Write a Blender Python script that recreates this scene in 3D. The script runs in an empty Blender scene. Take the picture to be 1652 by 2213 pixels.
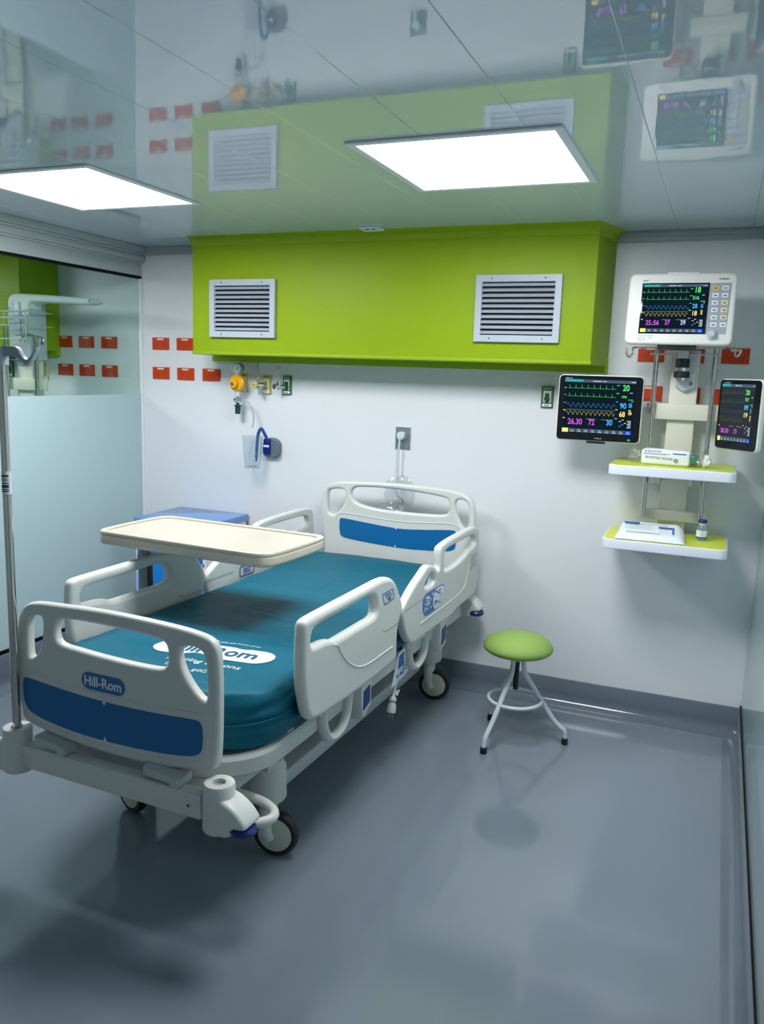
import bpy, bmesh, math, random
from mathutils import Vector, Matrix, noise
random.seed(7)
C = bpy.context.scene.collection
PI = math.pi
R = math.radians

# ------------------------------------------------------------------ materials
def srgb(r, g, b):
    f = lambda c: (c/255/12.92) if c/255 <= .04045 else ((c/255+.055)/1.055)**2.4
    return (f(r), f(g), f(b))

def mat(name, col, rough=.5, metal=0., ior=1.5, spec=.5, bump=0., bscale=40., stretch=(1, 1, 1), vary=0., coat=0.):
    m = bpy.data.materials.new(name); m.use_nodes = True
    nt = m.node_tree; b = nt.nodes['Principled BSDF']
    b.inputs['Base Color'].default_value = (*col, 1)
    b.inputs['Roughness'].default_value = rough
    b.inputs['Metallic'].default_value = metal
    b.inputs['IOR'].default_value = ior
    b.inputs['Specular IOR Level'].default_value = spec
    b.inputs['Coat Weight'].default_value = coat
    if bump or vary:
        tc = nt.nodes.new('ShaderNodeTexCoord'); mp = nt.nodes.new('ShaderNodeMapping')
        mp.inputs['Scale'].default_value = stretch
        n = nt.nodes.new('ShaderNodeTexNoise'); n.inputs['Scale'].default_value = bscale
        n.inputs['Detail'].default_value = 4
        nt.links.new(tc.outputs['Object'], mp.inputs['Vector']); nt.links.new(mp.outputs['Vector'], n.inputs['Vector'])
        if bump:
            bp = nt.nodes.new('ShaderNodeBump'); bp.inputs['Strength'].default_value = bump
            bp.inputs['Distance'].default_value = .01
            nt.links.new(n.outputs['Fac'], bp.inputs['Height']); nt.links.new(bp.outputs['Normal'], b.inputs['Normal'])
        if vary:
            mr = nt.nodes.new('ShaderNodeMapRange')
            mr.inputs['To Min'].default_value = rough-vary; mr.inputs['To Max'].default_value = rough+vary
            nt.links.new(n.outputs['Fac'], mr.inputs['Value']); nt.links.new(mr.outputs['Result'], b.inputs['Roughness'])
    return m

def emit(name, col, s):
    m = bpy.data.materials.new(name); m.use_nodes = True
    nt = m.node_tree; nt.nodes.clear()
    o = nt.nodes.new('ShaderNodeOutputMaterial'); e = nt.nodes.new('ShaderNodeEmission')
    e.inputs['Color'].default_value = (*col, 1); e.inputs['Strength'].default_value = s
    nt.links.new(e.outputs[0], o.inputs[0]); return m

def schlick(nt, r0, k=1.):
    N = nt.nodes.new; L = nt.links.new
    lw = N('ShaderNodeLayerWeight'); lw.inputs['Blend'].default_value = .5
    p = N('ShaderNodeMath'); p.operation = 'POWER'; p.inputs[1].default_value = 5
    a = N('ShaderNodeMath'); a.operation = 'MULTIPLY_ADD'; a.inputs[1].default_value = (1-r0)*k; a.inputs[2].default_value = r0*k
    L(lw.outputs['Facing'], p.inputs[0]); L(p.outputs[0], a.inputs[0]); return a.outputs[0]

def thin(name, tint, ior=1.45, refl=1., dif=0., difcol=(1, 1, 1), rough=0.):
    """thin clear sheet: see-through tint plus a Fresnel mirror, optionally a little milky"""
    m = bpy.data.materials.new(name); m.use_nodes = True
    nt = m.node_tree; nt.nodes.clear(); N = nt.nodes.new; L = nt.links.new
    o = N('ShaderNodeOutputMaterial'); t = N('ShaderNodeBsdfTransparent'); g = N('ShaderNodeBsdfGlossy')
    mx = N('ShaderNodeMixShader')
    t.inputs['Color'].default_value = (*tint, 1); g.inputs['Roughness'].default_value = rough
    L(schlick(nt, ((ior-1)/(ior+1))**2, refl), mx.inputs[0])
    src = t
    if dif:
        d = N('ShaderNodeBsdfDiffuse'); d.inputs['Color'].default_value = (*difcol, 1)
        m2 = N('ShaderNodeMixShader'); m2.inputs[0].default_value = dif
        L(t.outputs[0], m2.inputs[1]); L(d.outputs[0], m2.inputs[2]); src = m2
    L(src.outputs[0], mx.inputs[1]); L(g.outputs[0], mx.inputs[2]); L(mx.outputs[0], o.inputs[0])
    return m

def frosted(name, col, tr=.5):
    m = bpy.data.materials.new(name); m.use_nodes = True
    nt = m.node_tree; nt.nodes.clear(); N = nt.nodes.new; L = nt.links.new
    o = N('ShaderNodeOutputMaterial'); d = N('ShaderNodeBsdfDiffuse'); t = N('ShaderNodeBsdfTranslucent')
    g = N('ShaderNodeBsdfGlossy'); g.inputs['Roughness'].default_value = .28
    d.inputs['Color'].default_value = (*col, 1); t.inputs['Color'].default_value = (*col, 1)
    a = N('ShaderNodeMixShader'); a.inputs[0].default_value = tr
    b = N('ShaderNodeMixShader')
    L(d.outputs[0], a.inputs[1]); L(t.outputs[0], a.inputs[2]); L(schlick(nt, .03), b.inputs[0])
    L(a.outputs[0], b.inputs[1]); L(g.outputs[0], b.inputs[2]); L(b.outputs[0], o.inputs[0])
    return m

M = dict(
    wall=mat('wall_paint', (.755, .775, .805), .38, bump=.02, bscale=25),
    floor=mat('epoxy_floor', (.20, .238, .285), .095, ior=1.55, bump=.014, bscale=6, vary=.02),
    cove=mat('coved_skirting', (.135, .168, .205), .13, bump=.05, bscale=14),
    ceil=mat('gloss_ceiling', (.60, .70, .77), .03, ior=2.3, bump=.012, bscale=6, stretch=(3, .5, 1)),
    groove=mat('ceiling_joint', (.30, .34, .37), .2),
    cornice=mat('cornice_grey', (.36, .40, .43), .35),
    alu=mat('aluminium_header', (.50, .56, .58), .32, metal=.35),
    gasket=mat('black_gasket', (.003, .004, .005), .6, spec=.15),
    strip=mat('white_channel', (.80, .85, .88), .3),
    green=mat('lime_paint', (.29, .425, .006), .5, spec=.3, bump=.015, bscale=30),
    grille=mat('grille_aluminium', (.47, .52, .60), .38),
    dark=mat('dark_void', (.01, .012, .015), .6),
    red=mat('red_outlet', (.60, .048, .004), .45, spec=.3),
    redhole=mat('outlet_slots', (.12, .008, .004), .5),
    cream_label=mat('cream_label', (.78, .70, .58), .5),
    bed=mat('bed_plastic', (.665, .67, .63), .36, bump=.02, bscale=120),
    bedgrey=mat('bed_grey_plastic', (.50, .53, .53), .38),
    frame=mat('bed_frame_paint', (.56, .575, .555), .34),
    blue=mat('blue_insert', (.001, .132, .36), .4),
    blue2=mat('logo_blue', (.035, .15, .42), .4),
    navy=mat('navy_plastic', (.008, .03, .17), .35),
    white=mat('white_print', (.82, .84, .86), .5),
    offw=mat('warm_white_plastic', (.84, .82, .77), .33),
    teal_ink=mat('teal_ink', (.0, .09, .17), .5),
    deck=mat('deck_dark', (.045, .05, .055), .5),
    tyre=mat('rubber_tyre', (.014, .014, .016), .45),
    disc=mat('caster_disc', (.60, .61, .50), .4),
    steel=mat('stainless', (.60, .58, .54), .2, metal=1., bump=.02, bscale=30, stretch=(8, 8, .3)),
    chrome=mat('chrome', (.75, .75, .76), .1, metal=1.),
    cream=mat('cream_laminate', (.56, .508, .415), .2, coat=.2),
    colgrey=mat('column_grey', (.20, .215, .21), .4, metal=.3),
    colblk=mat('column_black', (.015, .017, .018), .4),
    cabtop=mat('cabinet_blue_top', (.12, .29, .66), .13, spec=.7),
    cabblue=mat('cabinet_blue', (.0, .20, .66), .28),
    cabwhite=mat('cabinet_white', (.72, .74, .84), .35),
    lime=mat('stool_vinyl', (.27, .415, .095), .55, spec=.3, bump=.02, bscale=90),
    stool=mat('stool_paint', (.66, .70, .73), .3),
    black=mat('black_rubber', (.008, .009, .011), .45),
    cream_col=mat('column_cream', (.80, .78, .66), .4),
    shelfw=mat('shelf_white', (.80, .82, .92), .35),
    shelfy=mat('shelf_lime', (.66, .74, .045), .35),
    grey=mat('mid_grey_plastic', (.30, .33, .36), .4),
    lgrey=mat('light_grey_plastic', (.55, .59, .64), .4),
    panelg=mat('keypad_grey', (.36, .40, .47), .45),
    keyw=mat('key_white', (.80, .82, .82), .45),
    keyy=mat('key_yellow', (.85, .55, .04), .45),
    keyc=mat('key_cream', (.82, .72, .40), .45),
    ink=mat('ink_dark', (.05, .06, .08), .5),
    inkblue=mat('ink_blue', (.03, .09, .38), .5),
    glassblk=mat('screen_bezel_black', (.004, .005, .008), .12),
    amber=mat('amber_plastic', (.85, .42, .005), .3),
    yplate=mat('yellow_plate', (.62, .50, .11), .4),
    yplate2=mat('pale_yellow_plate', (.72, .66, .34), .4),
    gplate=mat('green_plate', (.015, .15, .06), .4),
    gpale=mat('pale_green_plate', (.55, .62, .44), .45),
    gdark=mat('dark_green_plastic', (.01, .05, .045), .35),
    gmid=mat('mid_green_plastic', (.03, .20, .09), .35),
    slate=mat('slate_plastic', (.12, .17, .20), .4),
    royal=mat('royal_blue_plastic', (.005, .012, .22), .3),
    bluetube=mat('blue_tubing', (.008, .07, .30), .3),
    tube=thin('clear_tubing', (.83, .85, .86), 1.5, dif=.45, difcol=(.6, .64, .66)),
    cup=thin('clear_cup', (.94, .96, .97), 1.45, dif=.025, difcol=(.7, .75, .8)),
    film=thin('plastic_film', (.95, .96, .97), 1.5, refl=1.5, dif=.07, difcol=(.8, .83, .86), rough=.08),
    glass=thin('clear_partition_glass', (.86, .95, .92), 1.35),
    glassr=thin('tinted_partition_glass', (.74, .90, .90), 1.45, dif=.66, difcol=(.66, .80, .82)),
    vial=thin('vial_glass', (.88, .94, .96), 1.5, dif=.08),
    frost=frosted('frosted_film', (.67, .81, .835), .52),
    greyplate=mat('grey_wall_plate', (.20, .25, .28), .35, metal=.2),
    plug=mat('plug_white', (.62, .66, .68), .4),
    paper=mat('white_paper', (.80, .83, .87), .55),
    lamp=emit('lamp_diffuser', (.97, .985, 1.0), 21.5),
)
def mattress_mat():
    m = mat('mattress_cover', (.0, .112, .178), .5, spec=.22)
    nt = m.node_tree; b = nt.nodes['Principled BSDF']; N = nt.nodes.new; L = nt.links.new
    tc = N('ShaderNodeTexCoord'); mp = N('ShaderNodeMapping'); mp.inputs['Rotation'].default_value = (0, 0, R(14))
    mp.inputs['Scale'].default_value = (.9, 3.6, 3)
    n = N('ShaderNodeTexNoise'); n.inputs['Scale'].default_value = 2.2; n.inputs['Detail'].default_value = 3
    n.inputs['Distortion'].default_value = .6
    bp = N('ShaderNodeBump'); bp.inputs['Strength'].default_value = .4; bp.inputs['Distance'].default_value = .02
    L(tc.outputs['Object'], mp.inputs['Vector']); L(mp.outputs['Vector'], n.inputs['Vector'])
    L(n.outputs['Fac'], bp.inputs['Height']); L(bp.outputs['Normal'], b.inputs['Normal'])
    return m
M['matt'] = mattress_mat()
EM = dict(
    scr=emit('screen_dark', (.004, .010, .016), 1.), scr2=emit('screen_grey', (.022, .027, .033), 1.),
    g=emit('screen_green', (.10, .85, .16), .9), b=emit('screen_blue', (.06, .42, .95), .9),
    y=emit('screen_yellow', (.95, .78, .18), .9), m=emit('screen_magenta', (.62, .09, .75), .9),
    w=emit('screen_white', (.75, .82, .90), .85), t=emit('screen_teal', (.02, .55, .50), .8),
    bar=emit('screen_bar', (.05, .09, .13), 1.), bar2=emit('screen_status_bar', (.05, .09, .13), 1.), nav=emit('screen_navy', (.01, .07, .60), 1.),
    gd=emit('screen_dim_green', (.05, .13, .06), 1.), bd=emit('screen_dim_blue', (.05, .085, .11), 1.),
    yd=emit('screen_dim_yellow', (.10, .10, .06), 1.), lav=emit('screen_lavender', (.50, .60, .95), .9))

# ------------------------------------------------------------------ mesh helpers
class MB:
    """collects shapes into ONE mesh"""
    def __init__(s): s.bm = bmesh.new()
    def add_mesh(s, me, Mx=None):
        t = bmesh.new(); t.from_mesh(me)
        if Mx is not None: bmesh.ops.transform(t, matrix=Mx, verts=t.verts)
        tmp = bpy.data.meshes.new('tmp'); t.to_mesh(tmp); t.free()
        s.bm.from_mesh(tmp); bpy.data.meshes.remove(tmp); return s
    def _add(s, t, Mx=None):
        if Mx is not None: bmesh.ops.transform(t, matrix=Mx, verts=t.verts)
        tmp = bpy.data.meshes.new('tmp'); t.to_mesh(tmp); t.free()
        s.bm.from_mesh(tmp); bpy.data.meshes.remove(tmp); return s
    def box(s, lo, hi, bev=0., Mx=None, seg=2):
        t = bmesh.new(); bmesh.ops.create_cube(t, size=1)
        for v in t.verts:
            v.co = Vector([lo[i]+(v.co[i]+.5)*(hi[i]-lo[i]) for i in range(3)])
        if bev: bmesh.ops.bevel(t, geom=t.edges[:], offset=bev, segments=seg, profile=.5, affect='EDGES')
        return s._add(t, Mx)
    def hull(s, pts, faces, bev=0.):
        t = bmesh.new(); vs = [t.verts.new(p) for p in pts]
        for f in faces: t.faces.new([vs[i] for i in f])
        bmesh.ops.recalc_face_normals(t, faces=t.faces)
        if bev: bmesh.ops.bevel(t, geom=t.edges[:], offset=bev, segments=2, profile=.5, affect='EDGES')
        return s._add(t)
    def lathe(s, prof, org=(0, 0, 0), axis=(0, 0, 1), seg=28, Mx=None):
        t = bmesh.new(); rings = []
        for r, z in prof:
            if r < 1e-6: rings.append([t.verts.new((0, 0, z))])
            else: rings.append([t.verts.new((r*math.cos(2*PI*k/seg), r*math.sin(2*PI*k/seg), z)) for k in range(seg)])
        for a, b in zip(rings, rings[1:]):
            for k in range(seg):
                k2 = (k+1) % seg
                if len(a) == 1 and len(b) == 1: continue
                if len(a) == 1: t.faces.new((a[0], b[k], b[k2]))
                elif len(b) == 1: t.faces.new((a[k], a[k2], b[0]))
                else: t.faces.new((a[k], a[k2], b[k2], b[k]))
        bmesh.ops.recalc_face_normals(t, faces=t.faces)
        q = Vector(axis).to_track_quat('Z', 'Y').to_matrix().to_4x4()
        Q = Matrix.Translation(org) @ q
        return s._add(t, Q if Mx is None else Mx @ Q)
    def cyl(s, p0, p1, r, r1=None, seg=24, bev=0.):
        p0, p1 = Vector(p0), Vector(p1); h = (p1-p0).length; r1 = r if r1 is None else r1
        b = bev
        prof = [(0, 0), (r-b, 0), (r, b), (r1, h-b), (r1-b, h), (0, h)] if b else [(0, 0), (r, 0), (r1, h), (0, h)]
        return s.lathe(prof, p0, p1-p0, seg)
    def tube(s, pts, r, seg=10, closed=False, smooth=4, cap=True, flat=1.):
        pts = [Vector(p) for p in pts]
        if smooth: pts = catmull(pts, smooth, closed)
        n = len(pts); t = bmesh.new(); rings = []; up = None
        for i, p in enumerate(pts):
            a = pts[i-1] if (i or closed) else p; b = pts[(i+1) % n] if (i < n-1 or closed) else p
            d = (b-a).normalized()
            if up is None:
                up = Vector((0, 0, 1)) if abs(d.z) < .9 else Vector((0, 1, 0))
            x = up.cross(d)
            if x.length < 1e-5: x = Vector((1, 0, 0)).cross(d)
            x.normalize(); y = d.cross(x).normalized(); up = y
            rr = r[i*len(r)//n] if isinstance(r, (list, tuple)) else r
            rings.append([t.verts.new(p+x*rr*math.cos(2*PI*k/seg)+y*rr*flat*math.sin(2*PI*k/seg)) for k in range(seg)])
        m = n if closed else n-1
        for i in range(m):
            A, B = rings[i], rings[(i+1) % n]
            for k in range(seg):
                t.faces.new((A[k], A[(k+1) % seg], B[(k+1) % seg], B[k]))
        if cap and not closed:
            t.faces.new(rings[0][::-1]); t.faces.new(rings[-1])
        bmesh.ops.recalc_face_normals(t, faces=t.faces)
        return s._add(t)
    def sweep(s, path, prof, closed=False):
        """profile (offset to the right, height) swept along a flat path"""
        n = len(path); t = bmesh.new(); rings = []
        for i in range(n):
            p = Vector(path[i])
            a = Vector(path[i-1]) if (i or closed) else p
            b = Vector(path[(i+1) % n]) if (i < n-1 or closed) else p
            d = (b-a); d.z = 0; d.normalize(); x = Vector((d.y, -d.x, 0))
            rings.append([t.verts.new(p+x*o+Vector((0, 0, h))) for o, h in prof])
        m = n if closed else n-1; k = len(prof)
        for i in range(m):
            A, B = rings[i], rings[(i+1) % n]
            for j in range(k): t.faces.new((A[j], A[(j+1) % k], B[(j+1) % k], B[j]))
        if not closed:
            t.faces.new(rings[0][::-1]); t.faces.new(rings[-1])
        bmesh.ops.recalc_face_normals(t, faces=t.faces)
        return s._add(t)
    def plate(s, outer, holes=(), thick=.03, bev=.01, Mx=None, sm=2, res=3):
        cu = bpy.data.curves.new('tmpc', 'CURVE'); cu.dimensions = '2D'; cu.fill_mode = 'BOTH'
        cu.extrude = max(thick/2-bev, .0001); cu.bevel_depth = bev; cu.bevel_resolution = res; cu.offset = -bev
        for L in [outer]+list(holes):
            L = chaikin(L, sm) if sm else L
            sp = cu.splines.new('POLY'); sp.points.add(len(L)-1)
            for q, (x, y) in zip(sp.points, L): q.co = (x, y, 0, 1)
            sp.use_cyclic_u = True
        return s.add_mesh(curve_mesh(cu), Mx)
    def text(s, body, size, Mx, bold=0., align='CENTER', shear=0., ext=.0004, sx=1.):
        cu = bpy.data.curves.new('tmpt', 'FONT'); cu.body = body; cu.size = size
        cu.align_x = align; cu.align_y = 'CENTER'; cu.offset = bold*size; cu.shear = shear; cu.extrude = ext
        cu.resolution_u = 3
        return s.add_mesh(curve_mesh(cu), Mx @ Matrix.Diagonal((sx, 1, 1, 1)))
    def rect(s, x0, y0, x1, y1, Mx, z=0., t=.0006):
        return s.box((x0, y0, z), (x1, y1, z+t), 0, Mx)
    def line(s, pts, w, Mx, z=0.):
        """thin flat line in a plane"""
        t = bmesh.new(); A = []; n = len(pts)
        for i, p in enumerate(pts):
            a = Vector(pts[max(i-1, 0)]); b = Vector(pts[min(i+1, n-1)]); d = (b-a).normalized()
            nx = Vector((-d.y, d.x))*w/2; p = Vector(p)
            A.append((t.verts.new((p.x+nx.x, p.y+nx.y, z)), t.verts.new((p.x-nx.x, p.y-nx.y, z))))
        for a, b in zip(A, A[1:]): t.faces.new((a[0], a[1], b[1], b[0]))
        return s._add(t, Mx)
    def build(s, name, material, parent=None, smooth=True, angle=38):
        me = bpy.data.meshes.new(name); s.bm.to_mesh(me); s.bm.free()
        for i, mm in enumerate(material if isinstance(material, (list, tuple)) else [material]): me.materials.append(mm)
        if smooth:
            me.polygons.foreach_set('use_smooth', [True]*len(me.polygons))
            me.set_sharp_from_angle(angle=R(angle))
        me.update()
        o = bpy.data.objects.new(name, me); C.objects.link(o)
        if parent: o.parent = parent
        return o

def curve_mesh(cu):
    o = bpy.data.objects.new('tmpo', cu); C.objects.link(o)
    dg = bpy.context.evaluated_depsgraph_get()
    me = bpy.data.meshes.new_from_object(o.evaluated_get(dg))
    bpy.data.objects.remove(o); bpy.data.curves.remove(cu)
    return me

def catmull(P, k, closed=False):
    n = len(P); out = []
    for i in range(n if closed else n-1):
        p1, p2 = P[i], P[(i+1) % n]
        p0 = P[i-1] if (i or closed) else p1+(p1-p2)
        p3 = P[(i+2) % n] if (i+2 < n or closed) else p2+(p2-p1)
        for j in range(k):
            t = j/k
            out.append(.5*((2*p1)+(p2-p0)*t+(2*p0-5*p1+4*p2-p3)*t*t+(3*p1-p0-3*p2+p3)*t**3))
    if not closed: out.append(P[-1])
    return out

def chaikin(L, k):
    for _ in range(k):
        n = len(L); o = []
        for i in range(n):
            a, b = L[i], L[(i+1) % n]
            o += [(a[0]*.75+b[0]*.25, a[1]*.75+b[1]*.25), (a[0]*.25+b[0]*.75, a[1]*.25+b[1]*.75)]
        L = o
    return L

def rrect(x0, y0, x1, y1, r, k=6):
    o = []
    for cx, cy, a in ((x1-r, y1-r, 0), (x0+r, y1-r, 90), (x0+r, y0+r, 180), (x1-r, y0+r, 270)):
        for j in range(k+1):
            t = R(a+90*j/k); o.append((cx+r*math.cos(t), cy+r*math.sin(t)))
    return o

def frontM(y=0., x=0., z=0.):      # plane facing -y : (x,y)->(x,z), normal to -y
    return Matrix(((1, 0, 0, x), (0, 0, -1, y), (0, 1, 0, z), (0, 0, 0, 1)))
def sideM(x=0.):                   # plane facing +x : (x,y)->(y,z)
    return Matrix(((0, 0, 1, x), (1, 0, 0, 0), (0, 1, 0, 0), (0, 0, 0, 1)))
def topM(z=0., x=0., y=0., a=0.):  # lying flat
    return Matrix.Translation((x, y, z)) @ Matrix.Rotation(a, 4, 'Z')

def tag(o, label, cat, group=None):
    o['label'] = label; o['category'] = cat
    if group: o['group'] = group
    return o
def thing(name, label, cat, loc=(0, 0, 0), rz=0., group=None, rx=0.):
    o = bpy.data.objects.new(name, None); C.objects.link(o); o.empty_display_size = .05
    o.location = loc; o.rotation_euler = (rx, 0, rz); return tag(o, label, cat, group)
def struct(o): o['kind'] = 'structure'; return o
def dup(o, parent=None):
    c = o.copy(); C.objects.link(c)
    if parent: c.parent = parent
    for ch in list(o.children): dup(ch, c)
    return c

# ------------------------------------------------------------------ room
ZC = 2.25; XL = -3.14; XR = .21; YF = -4.75
def one(name, lo, hi, m, bev=0.): return MB().box(lo, hi, bev).build(name, M[m])
struct(one('floor', (-6.6, YF, -.06), (2.2, .06, 0), 'floor'))
struct(one('wall_back', (-6.6, 0, 0), (2.2, .08, 2.36), 'wall'))
struct(one('wall_front', (-6.6, YF-.08, 0), (2.2, YF, 2.36), 'wall'))
# glossy ceiling boards 0.30 m wide with V joints running towards the back wall
mb = MB(); x = -.238-.3*21
while x < 2.1:
    a, b = x, x+.2993
    g_ = .0016; e_ = .0012
    mb.hull([(a, YF, ZC+e_), (a+g_, YF, ZC), (b-g_, YF, ZC), (b, YF, ZC+e_), (b, YF, ZC+.03), (a, YF, ZC+.03),
             (a, .05, ZC+e_), (a+g_, .05, ZC), (b-g_, .05, ZC), (b, .05, ZC+e_), (b, .05, ZC+.03), (a, .05, ZC+.03)],
            [(0, 1, 2, 3, 4, 5), (6, 7, 8, 9, 10, 11)]+[(i, (i+1) % 6, 6+(i+1) % 6, 6+i) for i in range(6)])
    x += .2995
struct(mb.build('ceiling', M['ceil'], smooth=False))
# cornice along the back wall
mb = MB()
for xa, xb in ((XL, -2.64), (-.505, XR), (-6.5, -6.0), (-3.75, XL-.03)):
    mb.box((xa, -.028, 2.205), (xb, 0, ZC), .003); mb.box((xa, -.036, 2.226), (xb, -.02, ZC), .003)
struct(mb.build('trim_1', M['cornice']))
# coved skirting: back, left, right
cove = [(0, 0), (-.07, 0), (-.062, .003)]+[(-.062+.05*math.sin(R(a)), .053-.05*math.cos(R(a))) for a in (15, 30, 45, 60, 75, 90)]+[(-.010, .122), (-.004, .130), (0, .130)]
def skirting(name, p0, p1, h=1.):
    t = MB(); t.sweep([p0, p1], [(o, z*h) for o, z in cove]); return struct(t.build(name, M['cove']))
skirting('baseboard_back', (XR, 0, 0), (XL, 0, 0))          # offset to the left of travel = into the room (-y)
# ---- left partition: skirting, gasket, frosted band, clear band, header
t = MB(); t.sweep([(XL, 0, 0), (XL, YF, 0)], [(o, z*1.36) for o, z in cove]); struct(t.build('baseboard_left', M['cove']))
mb = MB(); mb.box((XL-.02, YF, .177), (XL+.004, 0, .196)); struct(mb.build('trim_2', M['gasket']))
mb = MB(); mb.box((XL-.006, YF, .196), (XL, -.012, 1.427)); struct(mb.build('window_1', M['frost']))
mb = MB(); mb.box((XL-.006, YF, 1.427), (XL, -.012, 2.08)); struct(mb.build('window_2', M['glass']))
mb = MB(); mb.box((XL-.02, YF, 2.078), (XL+.006, -.004, 2.092)); struct(mb.build('trim_3', M['gasket']))
mb = MB(); mb.box((XL-.012, -.016, .19), (XL+.006, -.001, 2.08), .002); struct(mb.build('trim_4', M['strip']))
mb = MB()
mb.box((XL-.05, YF, 2.092), (XL+.004, 0, 2.165), .002); mb.box((XL-.05, YF, 2.163), (XL+.022, 0, 2.172), .003)
mb.box((XL-.05, YF, 2.172), (XL+.034, 0, 2.205), .003); mb.box((XL-.05, YF, 2.205), (XL+.046, 0, 2.217), .004)
mb.box((XL-.05, YF, 2.217), (XL+.062, 0, ZC), .004)
struct(mb.build('trim_5', M['alu']))
# ---- right partition: skirting, gasket, clear glass, header
skirting('baseboard_right', (XR, YF, 0), (XR, 0, 0))
mb = MB(); mb.box((XR-.0055, YF, .131), (XR+.010, -.002, .142)); struct(mb.build('trim_6', M['gasket']))
mb = MB(); mb.box((XR, YF, .141), (XR+.008, -.004, 2.12)); struct(mb.build('window_3', M['glassr']))
mb = MB(); mb.box((XR-.03, YF, 2.12), (XR+.05, 0, ZC), .004); struct(mb.build('trim_7', M['alu']))

# ------------------------------------------------------------------ lime bulkheads with grilles
def bulkhead(xoff, label):
    """root at the wall, local x measured from the right end of the box on the wall"""
    t = thing('duct_bulkhead', label, 'bulkhead', (xoff, 0, 0), group='lime bulkheads')
    D = .26; W = 2.135
    x0, x1, xa, xb = -W, 0, -W+.035, -.042
    zb = 1.66
    mb = MB()
    mb.hull([(x0+.02, -.002, zb), (x1, -.002, zb-.002), (x1, -.002, ZC), (x0+.02, -.002, ZC), (xa, -D, zb), (xb, -D, zb), (xb, -D, ZC), (xa, -D, ZC)],
            [(0, 1, 2, 3), (4, 5, 6, 7), (0, 1, 5, 4), (1, 2, 6, 5), (2, 3, 7, 6), (3, 0, 4, 7)], .003)
    mb.box((x0, -.03, 1.628), (x1, -.001, 1.70), .002)
    mb.box((xa-.004, -D-.004, zb), (xb+.004, -D+.02, zb+.016), .003)
    mb.build('box', M['green'], t)
    # small flared crown where the box meets the ceiling
    path = [(x1+.002, -.002, 0), (xb, -D, 0), (xa, -D, 0), (x0+.02, -.002, 0)]
    prof = [(-.002, 2.205), (.003, 2.205), (.006, 2.213), (.012, 2.226), (.026, 2.238), (.046, 2.246), (.050, ZC), (-.002, ZC)]
    c = MB(); c.sweep([Vector(p) for p in path], [(-o, z) for o, z in prof]); c.build('crown', M['green'], t)
    return t
bulkhead(-.505, 'long lime green bulkhead box under the ceiling above the bed')
bulkhead(-3.75, 'lime green bulkhead seen through the clear glass of the left partition')

def grille(x0, x1, z0, z1, label):
    t = thing('vent_grille', label, 'vent grille', ((x0+x1)/2, -.2605, (z0+z1)/2), group='ventilation grilles')
    w, h = (x1-x0)/2, (z1-z0)/2; fx, fz = .030, .031
    f = MB().plate([(-w, -h), (w, -h), (w, h), (-w, h)], [[(-w+fx, -h+fz), (w-fx, -h+fz), (w-fx, h-fz), (-w+fx, h-fz)]],
                   .020, .0025, frontM(-.010), sm=0, res=1)
    for sx in (-1, 1):      # mitre joints
        for sz in (-1, 1):
            pass
    f.build('frame', M['grille'], t)
    s = MB(); n = 10; hh = 2*(h-fz)
    for i in range(n):
        zc = -h+fz+hh*(i+.5)/n
        Mx = Matrix.Translation((0, -.0105, zc)) @ Matrix.Rotation(R(34), 4, 'X')
        s.box((-w+fx-.002, -.0112, -.0011), (w-fx+.002, .0112, .0011), 0, Mx)
    s.build('louvre_blades', M['grille'], t)
    b = MB().box((-w+fx-.004, -.0018, -h+fz-.004), (w-fx+.004, -.0004, h-fz+.004))
    b.build('dark_opening', M['dark'], t)
    for sx in (-.62, .62):
        for sz in (-1, 1):
            q = MB().cyl((sx*w, -.0195, sz*(h-.016)), (sx*w, -.0212, sz*(h-.016)), .0035, seg=12)
            q.build('screw', M['ink'], t)
    return t
grille(-2.49, -2.105, 1.749, 2.037, 'white louvred vent grille at the left end of the green bulkhead')
grille(-1.073, -.687, 1.749, 2.042, 'white louvred vent grille at the right end of the green bulkhead')

# ------------------------------------------------------------------ ceiling lights and sensor
def ceiling_light(x, y, w, d, label, group='ceiling light panels'):
    t = thing('ceiling_light', label, 'ceiling light', (x, y, ZC), group=group)
    f = MB().plate([(-w/2-.026, -d/2-.026), (w/2+.026, -d/2-.026), (w/2+.026, d/2+.026), (-w/2-.026, d/2+.026)],
                   [[(-w/2, -d/2), (w/2, -d/2), (w/2, d/2), (-w/2, d/2)]], .008, .003, topM(-.004), sm=0, res=1)
    f.build('frame', M['white'], t)
    MB().box((-w/2, -d/2, -.005), (w/2, d/2, -.001)).build('diffuser', M['lamp'], t)
    return t
ceiling_light(-.765, -1.35, .575, .595, 'square lit ceiling panel over the floor right of the bed')
ceiling_light(-2.335, -1.34, .565, .60, 'square lit ceiling panel nearest the left glass partition')
ceiling_light(1.25, -1.35, .575, .595, 'unseen ceiling panel added to brighten the space beyond the right glass partition')  # out-of-view lamp, added so the space behind the right glass is brighter
ceiling_light(-4.6, -1.35, .575, .595, 'unseen ceiling panel added to light the room beyond the left glass partition')  # hidden lamp, put in to illuminate the left neighbouring room
t = thing('ceiling_sensor', 'small white slotted sensor plate on the ceiling above the green bulkhead', 'ceiling sensor', (-1.56, -.345, ZC))
MB().plate(rrect(-.05, -.035, .05, .035, .008), (), .012, .003, topM(-.006), sm=0).build('plate', M['white'], t)
for sx in (-.012, .018):
    MB().box((sx-.008, -.034, -.0135), (sx+.008, -.022, -.0115)).build('slot', M['dark'], t)

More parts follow.
